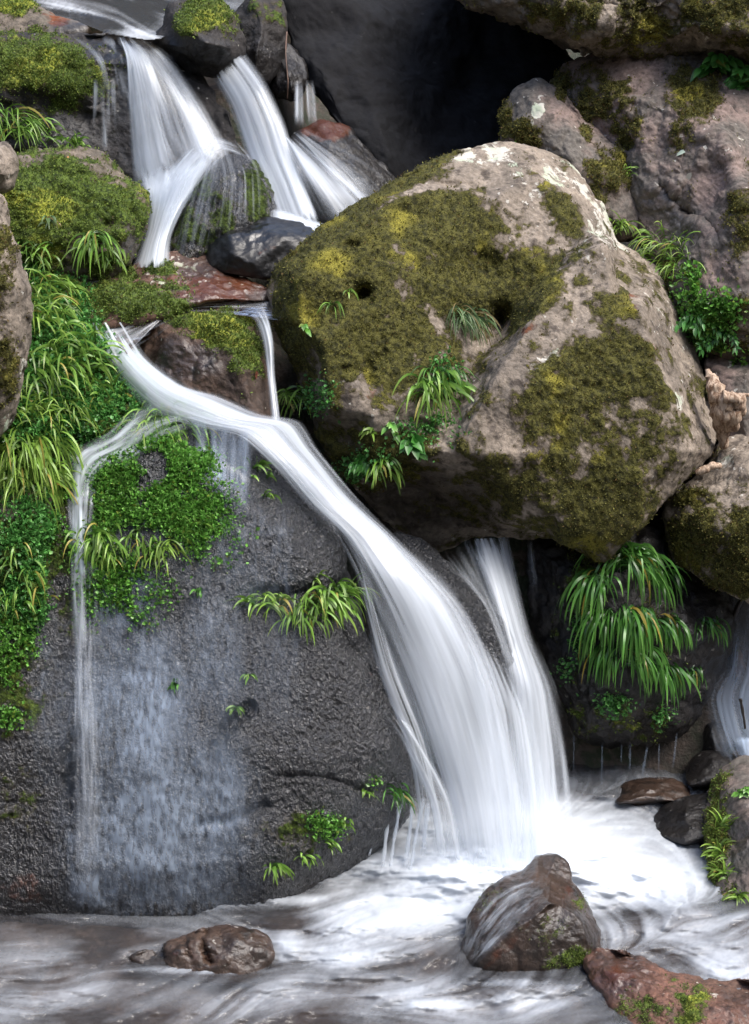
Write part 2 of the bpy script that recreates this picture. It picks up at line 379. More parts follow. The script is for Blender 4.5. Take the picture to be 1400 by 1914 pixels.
FM = dict(
    moss_olive=leaf_mat('moss_sprigs_olive', (.03, .032, .01), (.11, .11, .024), (.23, .20, .045), (.12, .07, .02), .12, .8),
    moss_green=leaf_mat('moss_sprigs_green', (.026, .046, .010), (.11, .17, .03), (.26, .29, .055), (.10, .08, .02), .06, .8),
)
def vert_weights(R):
    """area share of each front vertex, in photo pixels"""
    return np.ones(len(R['px']))
def scatter(name, key, count, w, size, mat, parent=None, kind=None, up=.6, label=None, cat=None, lift=.0, wide=.55, seed=3, flat=0.0):
    """small leaves spread over the front of a rock, denser where w is high; equal density per area"""
    R = ROCKS[key]; g = np.random.default_rng(seed + len(key) * 31 + count)
    # equalise: the polar mesh is denser at its middle, so weight by cell area
    px, py = R['px'], R['py']
    bx = np.floor(px / 8).astype(int); by = np.floor(py / 8).astype(int)
    code = (bx + 5000) * 20000 + by + 5000
    u, inv, cnt = np.unique(code, return_inverse=True, return_counts=True)
    inside = (px > -60) & (px < 1460) & (py > -60) & (py < 1974)
    ww = w * inside / cnt[inv]
    if ww.sum() <= 0: return None
    k = g.choice(len(ww), count, p=ww / ww.sum())
    p = R['P'][k]; nn = R['N'][k]
    t = np.cross(nn, g.normal(size=(count, 3))); t /= np.linalg.norm(t, axis=1, keepdims=True) + 1e-9
    p = p + t * g.uniform(0, .012, (count, 1)) + nn * lift * g.uniform(0, 1, (count, 1))
    d = nn * (1 - flat) + g.normal(size=(count, 3)) * up + np.array([0, 0, .25]); d /= np.linalg.norm(d, axis=1, keepdims=True)
    if flat: d = d * (1 - flat) + t * flat; d /= np.linalg.norm(d, axis=1, keepdims=True)
    side = np.cross(d, nn + g.normal(size=(count, 3)) * .4); side /= np.linalg.norm(side, axis=1, keepdims=True) + 1e-9
    L = (size[0] * g.uniform(.45, 1.6, count))[:, None]; wd = L * wide * .5
    nb = np.cross(side, d)
    V = np.stack([p, p + d * L * .55 + side * wd + nb * L * .08, p + d * L, p + d * L * .55 - side * wd + nb * L * .08], 1).reshape(-1, 3)
    F = np.arange(count * 4).reshape(-1, 4)
    v = np.tile([0, .55, 1, .55], count)
    o = mesh_obj(name, V, F, mat, parent=parent, attrs=dict(v=v), smooth=False)
    tag(o, label, cat, None, kind)
    return o
def depth_map(R):
    """front distance of a rock on a coarse pixel raster"""
    if 'map' not in R:
        x0, y0 = R['px'].min(), R['py'].min(); st = 4.0
        w = int((R['px'].max() - x0) / st) + 2; h = int((R['py'].max() - y0) / st) + 2
        idx = ((R['py'] - y0) / st).astype(int) * w + ((R['px'] - x0) / st).astype(int)
        mp = np.full(h * w, np.inf); np.minimum.at(mp, idx, R['P'][:, 1]); mp = mp.reshape(h, w)
        near = np.where(np.isinf(mp), np.nan, mp)
        for _ in range(2):
            q = np.pad(near, 1, constant_values=np.nan)
            st_ = np.stack([q[a:a + h, b:b + w] for a in range(3) for b in range(3)])
            cnt = (~np.isnan(st_)).sum(0); mean = np.nansum(st_, 0) / np.maximum(cnt, 1)
            near = np.where(np.isnan(near) & (cnt > 0), mean, near)
        R['map'] = (x0, y0, st, near)
    return R['map']
def depth_at(px, py, key):
    """front distance of a rock at photo pixels, nan beside it"""
    x0, y0, st, mp = depth_map(ROCKS[key]); h, w = mp.shape
    fx = (np.asarray(px) - x0) / st - .5; fy = (np.asarray(py) - y0) / st - .5
    a = np.floor(fx).astype(int); b = np.floor(fy).astype(int); ok = (a >= 0) & (b >= 0) & (a < w - 1) & (b < h - 1)
    a = np.clip(a, 0, w - 2); b = np.clip(b, 0, h - 2); u = np.clip(fx - a, 0, 1); v = np.clip(fy - b, 0, 1)
    r = (mp[b, a] * (1 - u) + mp[b, a + 1] * u) * (1 - v) + (mp[b + 1, a] * (1 - u) + mp[b + 1, a + 1] * u) * v
    r = np.where(np.isnan(r), mp[b, a], r)
    return np.where(ok, r, np.nan)
def on(px, py, key=None):
    """front-most rock point and normal at a photo pixel"""
    best = None
    for k, R in ROCKS.items():
        if key and k != key: continue
        if not key and np.isnan(depth_at(px, py, k)): continue
        d = (R['px'] - px)**2 + (R['py'] - py)**2; i = int(d.argmin())
        if best is None or R['P'][i, 1] < best[0][1]: best = (R['P'][i], R['N'][i])
    return best

# ------------------------------------------------------------------ ground under and behind everything
GX = np.concatenate([np.linspace(-120, -6, 20)[:-1], np.linspace(-6, 6, 90), np.linspace(6, 120, 20)[1:]])
GY = np.concatenate([np.linspace(-100, 6, 16)[:-1], np.linspace(6, 17, 90), np.linspace(17, 200, 24)[1:]])
gx, gy = np.meshgrid(GX, GY)
gz = np.interp(gy, [-100, -40, -12, -4, 0, 3, 6, 8, 10.3, 11.2, 11.9, 12.3, 12.7, 16, 20, 60, 200], [50, 34, 15, 5, 2.6, .6, -.6, -.35, -.4, 1.4, 2.4, 2.5, 3.85, 3.9, 5, 20, 45])  # rises as an unseen bank behind the camera, added to darken reflections and fill
gz = gz + np.clip(np.abs(gx - .2) - 3.4, 0, 9) * .7 + np.clip(np.abs(gx) - 12, 0, 200) * .25 * (gy > -30)
gz = gz - np.interp(gx, [-.75, -.45], [0, 1]) * np.interp(gy, [11.8, 12.6, 14.5, 17], [0, 1.6, 1.4, 0])
gp = np.stack([gx, gy, gz], -1)
gz = gz + fbm(gp * np.array([1.3, 1.3, 0]), 4, 5) * np.where(np.abs(gx) < 7, .12, .6)
m_ = M('ground_soil'); co_ = m_.n('ShaderNodeTexCoord').outputs['Object']
cc = m_.mix(m_.step(m_.noise(co_, 1.2, 8, .6), .4, .6), (.035, .028, .022), (.02, .03, .012))
cc = m_.mix(m_.step(m_.noise(co_, 14, 6, .6), .45, .62), cc, (.06, .045, .035))
pp = m_.n('ShaderNodeBsdfPrincipled', i_Base_Color=cc, i_Roughness=.8, i_Normal=m_.n('ShaderNodeBump', i_Strength=.7, i_Distance=.05, i_Height=m_.noise(co_, 22, 6, .6)).outputs[0])
m_.link(pp.outputs[0], m_.out.inputs[0])
g_ = mesh_obj('ground', np.stack([gx, gy, gz], -1).reshape(-1, 3), gridfaces(*gx.shape), m_.m, origin=np.zeros(3))
tag(g_, 'dark soil and stones of the ravine under the boulders', None, None, 'structure')

# ------------------------------------------------------------------ boulders, back to front
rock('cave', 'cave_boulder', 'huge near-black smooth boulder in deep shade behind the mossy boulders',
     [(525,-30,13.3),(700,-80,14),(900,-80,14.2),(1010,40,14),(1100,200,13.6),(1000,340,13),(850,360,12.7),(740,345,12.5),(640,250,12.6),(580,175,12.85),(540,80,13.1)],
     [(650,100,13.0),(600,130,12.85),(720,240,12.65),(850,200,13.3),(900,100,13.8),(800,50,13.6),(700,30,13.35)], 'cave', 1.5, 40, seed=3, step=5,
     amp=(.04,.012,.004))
rock('roof', 'overhanging_boulder', 'dark brown overhanging boulder filling the top right corner',
     [(820,-90,12.9),(865,0,12.6),(920,25,12.5),(985,55,12.4),(1050,85,12.4),(1130,112,12.4),(1220,103,12.4),(1300,104,12.4),(1420,112,12.3),(1600,100,12.2),(1600,-250,12.5),(1200,-300,13.2),(900,-220,13.2)],
     [(1000,-20,12.3),(1130,40,12.15),(1300,50,12.1),(1100,75,12.25),(1250,-60,12.3),(1400,60,12.0),(1000,-120,12.5)], 'dry', 2.2, 60, seed=4, step=4, moss0=.25,
     moss=[(1190,55,70,45,.5),(1330,20,90,50,.45),(1080,20,70,40,.4),(1380,80,60,25,.4)], lichen=[(1330,50,100,50,.3)], mossy=[(1200,60,60,30,.7)],
     cracks=[([(1130,10),(1180,14),(1240,-10)],4,.05)], wet0=.35, amp=(.05,.03,.01), fluff=5000)
rock('upright', 'pinkish_boulder', 'large pinkish grey boulder with one bright moss patch under the overhang at right',
     [(1035,155,12.6),(1085,110,12.75),(1200,80,12.75),(1290,80,12.7),(1360,130,12.4),(1420,200,12.2),(1580,300,12.0),(1580,660,11.2),(1400,690,11.2),(1320,650,11.3),(1240,530,11.5),(1170,400,11.9),(1110,290,12.3),(1055,205,12.5)],
     [(1150,180,12.25),(1250,200,12.0),(1350,260,11.75),(1250,350,11.75),(1330,450,11.4),(1400,400,11.35),(1300,560,11.2),(1400,560,11.05),(1200,290,11.95),(1180,145,12.4),(1290,390,11.68)], 'pink', 1.3, 45, seed=5, chips=(.06,1.6), moss0=.08,
     moss=[(1300,175,60,50,.75),(1110,180,70,45,.6),(1290,250,45,30,.5),(1390,420,40,70,.5),(1180,250,50,30,.35),(1050,160,30,40,.5),(1390,610,60,60,.4),(1240,520,50,50,.4)],
     mossy=[(1290,172,28,16,2.2)], wet=[(1280,400,110,60,.55,25),(1120,170,70,50,.5),(1330,560,100,80,.35)], lichen=[(1180,220,30,20,.35),(1370,240,60,40,.3)], lichen0=.02,
     cracks=[([(1240,350),(1280,395),(1330,420),(1345,440)],7,.05)], dents=[(1175,270,14,10,.06),(1340,345,20,18,.04)], amp=(.05,.022,.007), fluff=7000)
rock('pointed', 'pointed_boulder', 'pointed pinkish rock wedged between the giant boulder and the cave',
     [(938,255,12.2),(944,215,12.3),(968,165,12.4),(1000,150,12.45),(1035,165,12.4),(1100,230,12.3),(1160,290,12.1),(1185,340,12.0),(1200,440,11.8),(1110,450,11.9),(1000,370,12.0),(950,290,12.1)],
     [(1000,200,12.12),(1020,260,12.0),(1090,320,11.85),(1140,330,11.8),(1130,400,11.75),(970,250,12.05),(1060,230,12.12)], 'pink', .7, 30, seed=6, moss0=.02, tens=.25,
     moss=[(980,250,40,30,.7),(1140,320,50,40,.6),(1165,300,30,30,.8),(1045,175,14,20,.8),(945,225,14,40,.7),(1090,250,20,20,.6),(1110,390,40,60,.5)], mossy=[(1165,300,22,22,1.6)],
     lichen=[(1003,207,16,14,1.1),(990,230,10,10,.9),(1020,190,30,40,.3)], amp=(.03,.02,.007), fluff=4000)
rock('far_left', 'streambank_rock', 'low mossy rock at the top left corner beside the upper pool',
     [(-100,-60,13.9),(10,-40,13.8),(60,5,13.4),(100,30,13.2),(168,62,13.0),(60,80,12.9),(-100,80,12.9)], [(20,30,13.1),(70,45,13.05)], 'green', .7, 25, seed=7, step=4,
     moss=[(20,20,60,30,.8),(40,60,50,25,.5)], mossy=[(20,10,40,20,.8)], wet=[(130,60,60,20,.8)], rust=[(110,40,40,20,.6)], fluff=1500, fmat='moss_green')
rock('lip_back', 'streambank_rock', 'tall brown rock standing behind the round mossy rock at the lip of the upper fall',
     [(432,30,13.0),(470,-12,13.0),(525,-5,13.0),(534,50,12.95),(525,100,12.9),(500,155,12.7),(470,150,12.6),(448,95,12.8)], [(490,50,12.75),(480,100,12.6)], 'dark', .6, 25, seed=8, step=3,
     moss=[(480,20,40,30,.45),(505,30,25,20,.4)], wet=[(500,110,50,50,.7)], rust=[(480,110,30,40,.3)])
rock('lip_wet', 'streambank_rock', 'small glistening black rock in the corner below the tall brown rock',
     [(505,90,13.0),(535,80,13.0),(570,110,12.9),(582,150,12.8),(560,190,12.7),(520,185,12.7),(500,150,12.8)], [(540,130,12.7),(545,165,12.62)], 'dark', .5, 18, seed=9, wet0=1)
rock('red_back', 'streambank_rock', 'dark reddish wet rock behind the right strand of the upper fall',
     [(545,265,12.3),(600,226,12.4),(650,235,12.4),(700,285,12.3),(745,335,12.2),(730,390,12.0),(620,390,11.9),(560,340,12.0)], [(620,270,12.1),(660,310,12.0),(600,330,11.95)], 'dark', .6, 25, seed=10,
     wet0=1, rust=[(610,240,50,25,1.2)])
rock('sill', 'mossy_ledge_boulder', 'broad ledge boulder with yellow green moss at the head of the upper fall',
     [(-150,78,12.75),(0,70,12.7),(120,66,12.7),(230,66,12.65),(310,90,12.5),(400,160,12.4),(445,260,12.2),(440,340,12.0),(300,350,11.9),(200,330,11.9),(100,290,11.95),(0,280,12.0),(-150,270,12.0)],
     [(0,100,12.35),(120,95,12.3),(200,110,12.2),(280,130,12.2),(60,150,12.08),(150,165,12.05),(100,200,12.12),(200,220,12.1),(320,230,12.1),(300,170,12.15),(380,230,12.2),(0,190,12.12)], 'dark', .7, 25, seed=11,
     moss=[(60,120,120,55,1.1),(-50,120,120,60,1.1),(150,150,60,40,.7),(80,190,100,30,.45)], mossy=[(40,120,100,40,1.3)], wet=[(230,140,90,120,1),(100,250,150,50,.8)], fluff=9000, fmat='moss_green', amp=(.03,.02,.008))
rock('lip_round', 'round_mossy_boulder', 'round boulder capped with moss balanced on the lip between the two upper falls',
     [(307,45,12.5),(318,14,12.55),(355,0,12.6),(400,-4,12.6),(438,32,12.5),(454,78,12.4),(447,112,12.35),(415,140,12.3),(375,140,12.3),(330,118,12.35),(290,80,12.45)],
     [(370,22,12.3),(340,50,12.12),(385,80,12.0),(420,90,12.1),(340,90,12.15),(410,40,12.2)], 'dark', .5, 28, seed=12, step=2.5,
     moss=[(380,25,60,32,.95),(345,40,40,30,.6),(430,50,25,30,.5)], mossy=[(400,30,40,22,1.2)], wet=[(360,110,90,45,.8)], fluff=2500, fmat='moss_green', amp=(.02,.012,.005), lichen=[(400,40,14,14,.5)])
rock('dome', 'dome_rock', 'rounded green tinged rock under the splash between the two upper falls',
     [(318,470,11.25),(328,430,11.4),(352,380,11.5),(395,315,11.6),(440,288,11.65),(480,303,11.6),(505,350,11.5),(514,415,11.4),(500,480,11.25),(420,500,11.15),(330,500,11.15)],
     [(430,340,11.35),(420,420,11.15),(470,380,11.3),(370,430,11.22)], 'slab', .6, 35, seed=14, wet0=.8, moss=[(380,400,60,90,.6),(480,360,35,70,.55)], amp=(.015,.012,.008))
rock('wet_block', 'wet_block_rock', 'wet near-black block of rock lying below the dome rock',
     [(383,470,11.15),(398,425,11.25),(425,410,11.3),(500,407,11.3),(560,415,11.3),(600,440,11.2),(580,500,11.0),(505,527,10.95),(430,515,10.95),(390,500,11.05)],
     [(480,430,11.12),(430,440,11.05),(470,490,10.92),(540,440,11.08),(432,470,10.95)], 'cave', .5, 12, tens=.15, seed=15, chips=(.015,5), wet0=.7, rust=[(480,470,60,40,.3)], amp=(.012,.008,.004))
rock('moss_left', 'mossy_boulder', 'mound-shaped boulder thick with green moss left of the upper fall',
     [(-120,330,11.2),(20,283,11.4),(100,276,11.5),(180,284,11.5),(240,325,11.4),(278,365,11.25),(274,430,11.1),(252,490,11.0),(200,525,10.9),(100,540,10.85),(0,530,10.85),(-120,490,10.9)],
     [(60,350,11.0),(150,335,11.15),(210,375,11.0),(150,440,10.82),(60,450,10.78),(235,430,10.93),(240,470,10.93),(190,480,10.85)], 'green', .8, 35, seed=16, moss0=.32,
     moss=[(80,380,160,90,.85),(190,380,70,50,.75),(60,460,90,50,.55)], mossy=[(120,390,110,40,.7),(170,370,60,30,.5)], lichen=[(155,295,30,14,.3)], wet=[(235,460,40,60,.8),(140,480,40,40,.5)],
     fluff=9000, fmat='moss_green', amp=(.03,.02,.008), dents=[(195,420,14,14,.05)])
rock('ledge', 'lichen_ledge_rock', 'low rust red ledge rock blotched with pale lichen, its left end mossy',
     [(108,548,10.8),(160,527,10.95),(230,502,11.1),(300,476,11.2),(350,472,11.2),(400,488,11.15),(450,520,11.0),(508,543,10.92),(500,562,10.85),(430,560,10.74),(360,570,10.66),(295,594,10.56),(200,615,10.5),(130,590,10.6)],
     [(200,545,10.72),(300,510,10.95),(300,550,10.72),(400,530,10.85),(400,552,10.74),(250,580,10.54),(340,495,11.05)], 'red', .5, 14, seed=18, chips=(.015,5), amp=(.015,.012,.006),
     moss=[(220,560,110,42,1.0),(235,515,22,16,1),(300,500,34,16,.9),(310,575,80,18,.7)], lichen=[(350,500,80,34,.46),(290,530,90,20,.45),(420,540,60,25,.42)], wet=[(400,540,110,60,.8),(480,560,60,40,1)], rust=[(400,540,120,40,.8)], fluff=5000, fmat='moss_green')
rock('mid', 'mossy_stream_rock', 'dark brown rock with a mossy crown splitting the stream above the main cascade',
     [(250,660,10.6),(262,606,10.7),(295,583,10.75),(380,576,10.78),(440,582,10.75),(472,620,10.65),(495,680,10.5),(512,770,10.3),(505,810,10.2),(430,780,10.2),(350,740,10.25),(265,710,10.4)],
     [(300,600,10.6),(320,618,10.48),(300,680,10.4),(420,640,10.42),(380,690,10.3),(450,700,10.25),(470,760,10.18),(410,602,10.55),(350,700,10.32)], 'brown', .5, 20, seed=19, chips=(.015,5), amp=(.018,.014,.007),
     moss=[(400,610,70,35,1.1),(450,650,40,60,.75),(330,605,30,22,.6),(470,720,25,60,.4)], mossy=[(410,610,60,30,1.3)], wet=[(330,680,80,50,.9),(350,585,60,12,.8)], fluff=4500, fmat='moss_green')
rock('bank', 'earth_bank', 'steep green bank under the grass at the left edge',
     [(-160,480,11),(40,470,10.9),(130,520,10.8),(195,600,10.6),(245,690,10.4),(270,760,10.2),(215,830,10.05),(140,860,9.95),(135,1000,9.8),(125,1150,9.55),(60,1260,9.4),(-100,1280,9.35),(-220,900,9.7)],
     [(60,600,10.4),(150,680,10.2),(80,800,9.9),(50,1000,9.55),(60,1120,9.42),(170,790,10.03),(0,700,10.1),(110,740,10.05)], 'green', .8, 30, seed=20, amp=(.03,.03,.012),
     moss=[(100,700,200,300,.9),(40,1100,150,200,.9)], fluff=4000, fmat='moss_green')
rock('slab', 'wet_slab_boulder', 'huge dark wet slab boulder with a gritty face, lower left',
     [(-220,1000,9.6),(-100,820,9.95),(60,770,10.2),(200,745,10.3),(330,722,10.4),(430,742,10.4),(520,820,10.25),(600,930,10.05),(640,1005,9.9),(655,1085,9.82),(695,1200,9.7),(745,1300,9.55),(765,1400,9.45),(770,1480,9.45),(740,1560,9.4),(640,1640,9.25),(500,1700,9.0),(300,1740,8.9),(100,1750,8.9),(-100,1750,8.9),(-260,1500,9.0),(-260,1200,9.3)],
     [(150,870,9.88),(300,860,9.85),(450,930,9.75),(560,1040,9.65),(605,1085,9.66),(100,1100,9.5),(300,1100,9.45),(500,1200,9.38),(620,1230,9.4),(100,1400,9.1),(300,1400,9.05),(450,1400,9.05),(600,1420,9.12),(700,1400,9.25),(300,1620,8.87),(150,1620,8.87),(450,1610,8.9),(580,1570,9.05),(650,1500,9.15),(500,1120,9.52),(330,790,10.1),(430,820,10.08)],
     'slab', 1.2, 30, sm=10, seed=22, amp=(.025,.010,.0025), chips=(.045,1.3), grit=.0045, step=2.7, center=(330,1250),
     moss=[(20,1300,90,120,.62),(120,1050,160,160,.5),(560,1560,120,40,.42),(330,1000,120,80,.4),(30,1480,60,80,.45),(560,1130,90,30,.35)], wet0=1.1, lichen0=-.5,
     cracks=[([(690,1480),(600,1450),(520,1450)],6,.03),([(470,1320),(420,1370),(395,1420)],9,.05),([(500,1500),(440,1530),(370,1540)],9,.05),([(150,1370),(125,1400),(130,1480)],8,.05),([(600,1130),(680,1240),(745,1330)],8,.04),([(660,1085),(560,1110),(480,1115)],14,.06)],
     rust=[(40,1660,50,40,.6),(690,1250,40,60,.3)])
rock('edge_tall', 'leaning_rock', 'tall leaning rock with yellow moss cut by the left edge',
     [(-130,390,9.8),(0,362,9.85),(22,430,9.8),(45,530,9.78),(50,630,9.75),(40,730,9.7),(12,805,9.65),(-60,850,9.6),(-220,820,9.7),(-220,450,9.8)],
     [(0,450,9.65),(15,560,9.55),(20,650,9.5),(0,740,9.5),(-80,600,9.4)], 'dry', .7, 25, seed=23, moss=[(10,680,26,70,.8),(5,500,25,80,.6),(-20,600,60,200,.5)], mossy=[(15,690,20,50,1.2)], fluff=1500, lichen=[(40,690,14,60,.5),(10,790,20,20,.6)])
rock('edge_small', 'stone', 'small grey stone perched at the left edge above the leaning rock',
     [(-70,275,10.7),(5,268,10.7),(34,302,10.7),(30,345,10.65),(5,365,10.6),(-70,370,10.6)], [(0,300,10.5),(-20,330,10.45),(15,330,10.52)], 'dry', .3, 16, seed=24, lichen=[(20,310,20,30,.3)], step=2.5)
rock('giant', 'giant_mossy_boulder', 'giant angular boulder with olive moss and pale crest at the centre',
     [(499,550,10.8),(518,500,10.9),(590,430,11.05),(660,385,11.2),(735,340,11.35),(830,290,11.6),(930,266,11.8),(1000,275,11.85),(1075,305,11.85),(1125,375,11.7),(1155,450,11.55),(1230,500,11.55),(1282,580,11.45),(1312,680,11.2),(1338,800,10.85),(1330,850,10.6),(1260,915,10.35),(1190,990,10.15),(1130,1050,10.2),(1080,1030,10.35),(1020,1005,10.45),(940,1000,10.7),(880,1005,10.8),(820,1030,10.8),(760,1010,10.8),(700,955,10.7),(640,890,10.55),(595,820,10.5),(570,740,10.55),(535,660,10.65),(508,600,10.75)],
     [(1130,455,10.9),(1195,580,10.58),(1240,720,10.34),(1280,840,10.25),(1200,900,10.14),(1130,1000,10.10),
      (1060,505,10.78),(1000,590,10.48),(940,680,10.28),(890,770,10.12),(845,845,10.06),
      (1025,500,11.0),(958,590,10.88),(895,670,10.68),(850,750,10.42),(800,805,10.25),
      (1150,570,10.60),(1065,650,10.38),(990,730,10.17),(905,850,10.02),
      (1100,740,10.30),(1100,860,10.17),(1000,850,10.10),(950,910,10.14),(1040,960,10.12),
      (960,960,10.24),(1060,1018,10.18),(760,900,10.5),(830,950,10.62),(900,975,10.62),(700,870,10.18),(770,845,10.18),
      (560,520,10.5),(600,640,10.25),(620,760,10.15),(700,780,10.15),(800,740,10.27),(700,560,10.5),(800,450,10.88),(880,560,10.82),(640,450,10.75),(740,375,11.08),(850,325,11.4),(1000,330,11.45),(1070,390,11.3),(900,390,11.15),(960,470,11.05),(1100,430,11.2),(1282,720,10.72),(800,620,10.55),(560,600,10.42)],
     'dry', 1.3, 22, sm=2, seed=26, step=2.8, amp=(.010,.008,.006), mossd=.55, chips=(.022,2.6), tens=.2, center=(930,660), moss0=.33,
     moss=[(640,500,130,110,.85),(800,420,140,70,.72),(740,345,120,28,.9,-28),(870,520,120,90,.6),(700,640,160,100,.55),(1000,560,90,60,.62),(1060,740,110,130,.66),(1150,680,80,70,.72),(1120,950,110,90,.68),(1170,570,34,28,.8),(1180,655,60,24,.8),(1050,385,28,90,.85,-38),(960,720,40,50,.6),(700,830,120,60,.45),(570,600,70,90,.6),(1000,500,60,50,.4),(1110,500,45,40,.6),(890,880,60,30,.4),(1110,860,140,150,.42),(980,900,90,50,.4),
           (1240,580,46,150,-1.1,-25),(1295,760,28,120,-.9,-10),(1010,330,110,60,-.65),(1130,440,60,60,-.6),(1100,520,44,50,-.5),(1030,610,34,70,-.8,40),(960,700,34,80,-.8,40),(890,800,40,60,-.7,40),(720,760,70,60,-.3),(900,300,60,26,-.4),(770,360,90,9,-.4,-15),(1110,340,40,60,-.6)],
     mossy=[(640,480,110,90,.5),(740,400,60,40,.5),(1040,390,24,80,.6,-38),(770,355,80,20,.6,-28),(950,700,30,40,.8),(1120,1010,60,40,1.0),(1170,570,30,30,.6),(560,560,40,60,.6)],
     rust=[(1180,655,70,26,.7),(960,600,60,40,.5),(1170,565,36,30,.5),(690,720,20,40,.5)],
     wet=[(620,800,80,80,.6),(800,930,150,60,.8),(700,720,60,80,.35),(530,600,30,80,.4)],
     lichen=[(1080,340,60,60,.62,40),(990,350,70,60,.45),(900,290,90,34,.65),(1140,420,40,70,.75,-30),(1060,340,90,90,.5),(1020,680,20,60,.55,50),(1235,590,30,120,.35,-25),(900,860,25,16,.6),(1000,690,14,30,.7,45),(1100,470,50,30,.4),(1265,750,14,30,.8)],
     dents=[(678,550,20,18,.20),(935,600,22,32,.24),(905,500,45,34,.10),(880,600,50,30,.06),(655,460,22,12,.06),(690,700,14,34,.05),(765,400,26,22,.05),(1050,500,24,18,.04)],
     cracks=[([(870,862),(800,800),(770,790)],9,.03),([(735,350),(830,345),(890,350),(910,370)],7,.035),([(1075,300),(1110,360),(1140,420)],7,.03),([(640,690),(690,690),(720,660)],7,.03)], fluff=15000, fl=(.012, .006))
rock('underhang', 'grass_hung_boulder', 'dark rounded boulder in shade with long grass hanging down its face',
     [(985,1010,10.7),(1000,960,10.85),(1130,940,10.9),(1250,940,10.9),(1330,1050,10.75),(1370,1130,10.65),(1366,1200,10.55),(1325,1290,10.45),(1280,1362,10.4),(1180,1395,10.3),(1090,1382,10.35),(1040,1290,10.45),(1000,1180,10.55)],
     [(1150,1080,10.3),(1080,1100,10.35),(1250,1120,10.3),(1180,1200,10.15),(1120,1280,10.15),(1220,1290,10.15),(1180,1345,10.15),(1300,1180,10.3)], 'dark', .7, 40, seed=27, amp=(.03,.018,.008),
     wet0=.7, moss=[(1180,1340,110,40,.5),(1100,1060,60,60,.45),(1180,1180,110,100,.3)], fluff=2500, fmat='moss_green', rust=[(1210,1310,40,40,.45)])
rock('back_low', 'backing_rock', 'black wet rock face behind the dripping gap at right',
     [(960,1290,11.0),(1100,1250,11.1),(1300,1250,11.1),(1460,1240,11.1),(1560,1400,10.9),(1400,1560,10.6),(1200,1560,10.6),(1000,1560,10.6)], [(1100,1400,10.8),(1250,1420,10.75)], 'dark', .4, 30, seed=28, step=6, wet0=1)
rock('far_right_back', 'backing_rock', 'shadowed rock face behind the small fall at the right edge',
     [(1270,1060,11.3),(1400,1040,11.4),(1600,1040,11.3),(1600,1450,10.9),(1400,1470,10.8),(1280,1400,10.9)], [(1380,1180,11.0),(1400,1320,10.8)], 'dark', .5, 30, seed=30, step=6, wet0=1)
rock('stone_pale', 'stone', 'pale grey stone behind the driftwood at the right edge',
     [(1313,680,11.2),(1345,660,11.3),(1450,652,11.25),(1580,690,11.1),(1580,850,10.8),(1400,860,10.75),(1325,800,11.0)], [(1400,700,10.98),(1380,760,10.85)], 'pink', .5, 24, seed=31, lichen=[(1370,670,40,14,.3)])
rock('right_mid', 'mossy_boulder', 'boulder with a pale top and mossy underside below the driftwood',
     [(1243,965,10.6),(1258,922,10.65),(1320,872,10.75),(1345,830,10.8),(1420,800,10.85),(1580,820,10.7),(1580,1090,10.2),(1430,1120,10.2),(1390,1112,10.2),(1320,1078,10.3),(1262,1045,10.45)],
     [(1330,910,10.45),(1400,870,10.45),(1380,1000,10.12),(1320,980,10.22),(1450,950,10.15),(1370,940,10.3)], 'dry', .7, 28, seed=32, moss0=.15,
     moss=[(1310,1000,60,60,.75),(1380,1060,60,50,.75),(1300,930,40,24,.6),(1390,980,30,40,.6)], mossy=[(1330,1040,60,40,.9)], lichen=[(1370,880,60,40,.45)], wet=[(1340,1000,80,40,.4)], fluff=5000)
for key, lab, out, inn in (
    ('rb1', 'glossy black rock beside the water below the hanging grass boulder', [(1283,1435,10.35),(1295,1412,10.4),(1330,1402,10.4),(1375,1415,10.35),(1395,1440,10.25),(1380,1470,10.1),(1290,1470,10.1)], [(1330,1420,10.25),(1350,1445,10.12)]),
    ('rb2', 'low dark red rock breaking the water under the drips', [(1148,1482,10.2),(1165,1462,10.25),(1205,1452,10.28),(1260,1455,10.25),(1290,1475,10.15),(1280,1500,10.0),(1160,1502,10.0)], [(1210,1470,10.1),(1200,1488,10.02)]),
    ('rb3', 'smooth dark rock washed over by water left of the grassy right-hand boulder', [(1218,1540,9.9),(1240,1505,10.0),(1290,1485,10.0),(1340,1490,9.95),(1350,1560,9.6),(1280,1580,9.55),(1225,1565,9.7)], [(1280,1515,9.8),(1290,1545,9.65)]),
    ('rb4', 'black rock wedged between the hanging grass boulder and the right-edge fall', [(1285,1380,10.7),(1300,1340,10.75),(1330,1325,10.8),(1365,1345,10.7),(1375,1390,10.55),(1340,1420,10.4),(1290,1420,10.5)], [(1330,1360,10.5)])):
    rock(key, 'wet_stone', lab, out, inn, 'dark' if key != 'rb2' else 'brown', .35, 16, chips=(.012, 6), seed=33 + len(out), step=2.5, wet0=1, amp=(.012, .008, .004))
rock('rb5', 'wet_stone', 'small mossy brown stone standing in the right-edge fall', [(1355,1240,10.85),(1362,1205,10.9),(1385,1190,10.9),(1398,1215,10.85),(1400,1250,10.75),(1375,1270,10.7)], [(1378,1225,10.72)], 'brown', .25, 12, seed=39, step=2.5, moss=[(1380,1220,16,30,.6)], wet0=.6)
rock('wedge', 'wedge_rock', 'dark wedge of rock showing between the two arms of the main cascade',
     [(735,1000,10.3),(790,1010,10.25),(850,1065,10.15),(910,1130,10.05),(955,1195,9.92),(945,1260,9.85),(880,1230,9.85),(800,1120,9.98)], [(840,1110,10.02),(900,1180,9.88)], 'slab', .5, 14, seed=40, wet0=1)
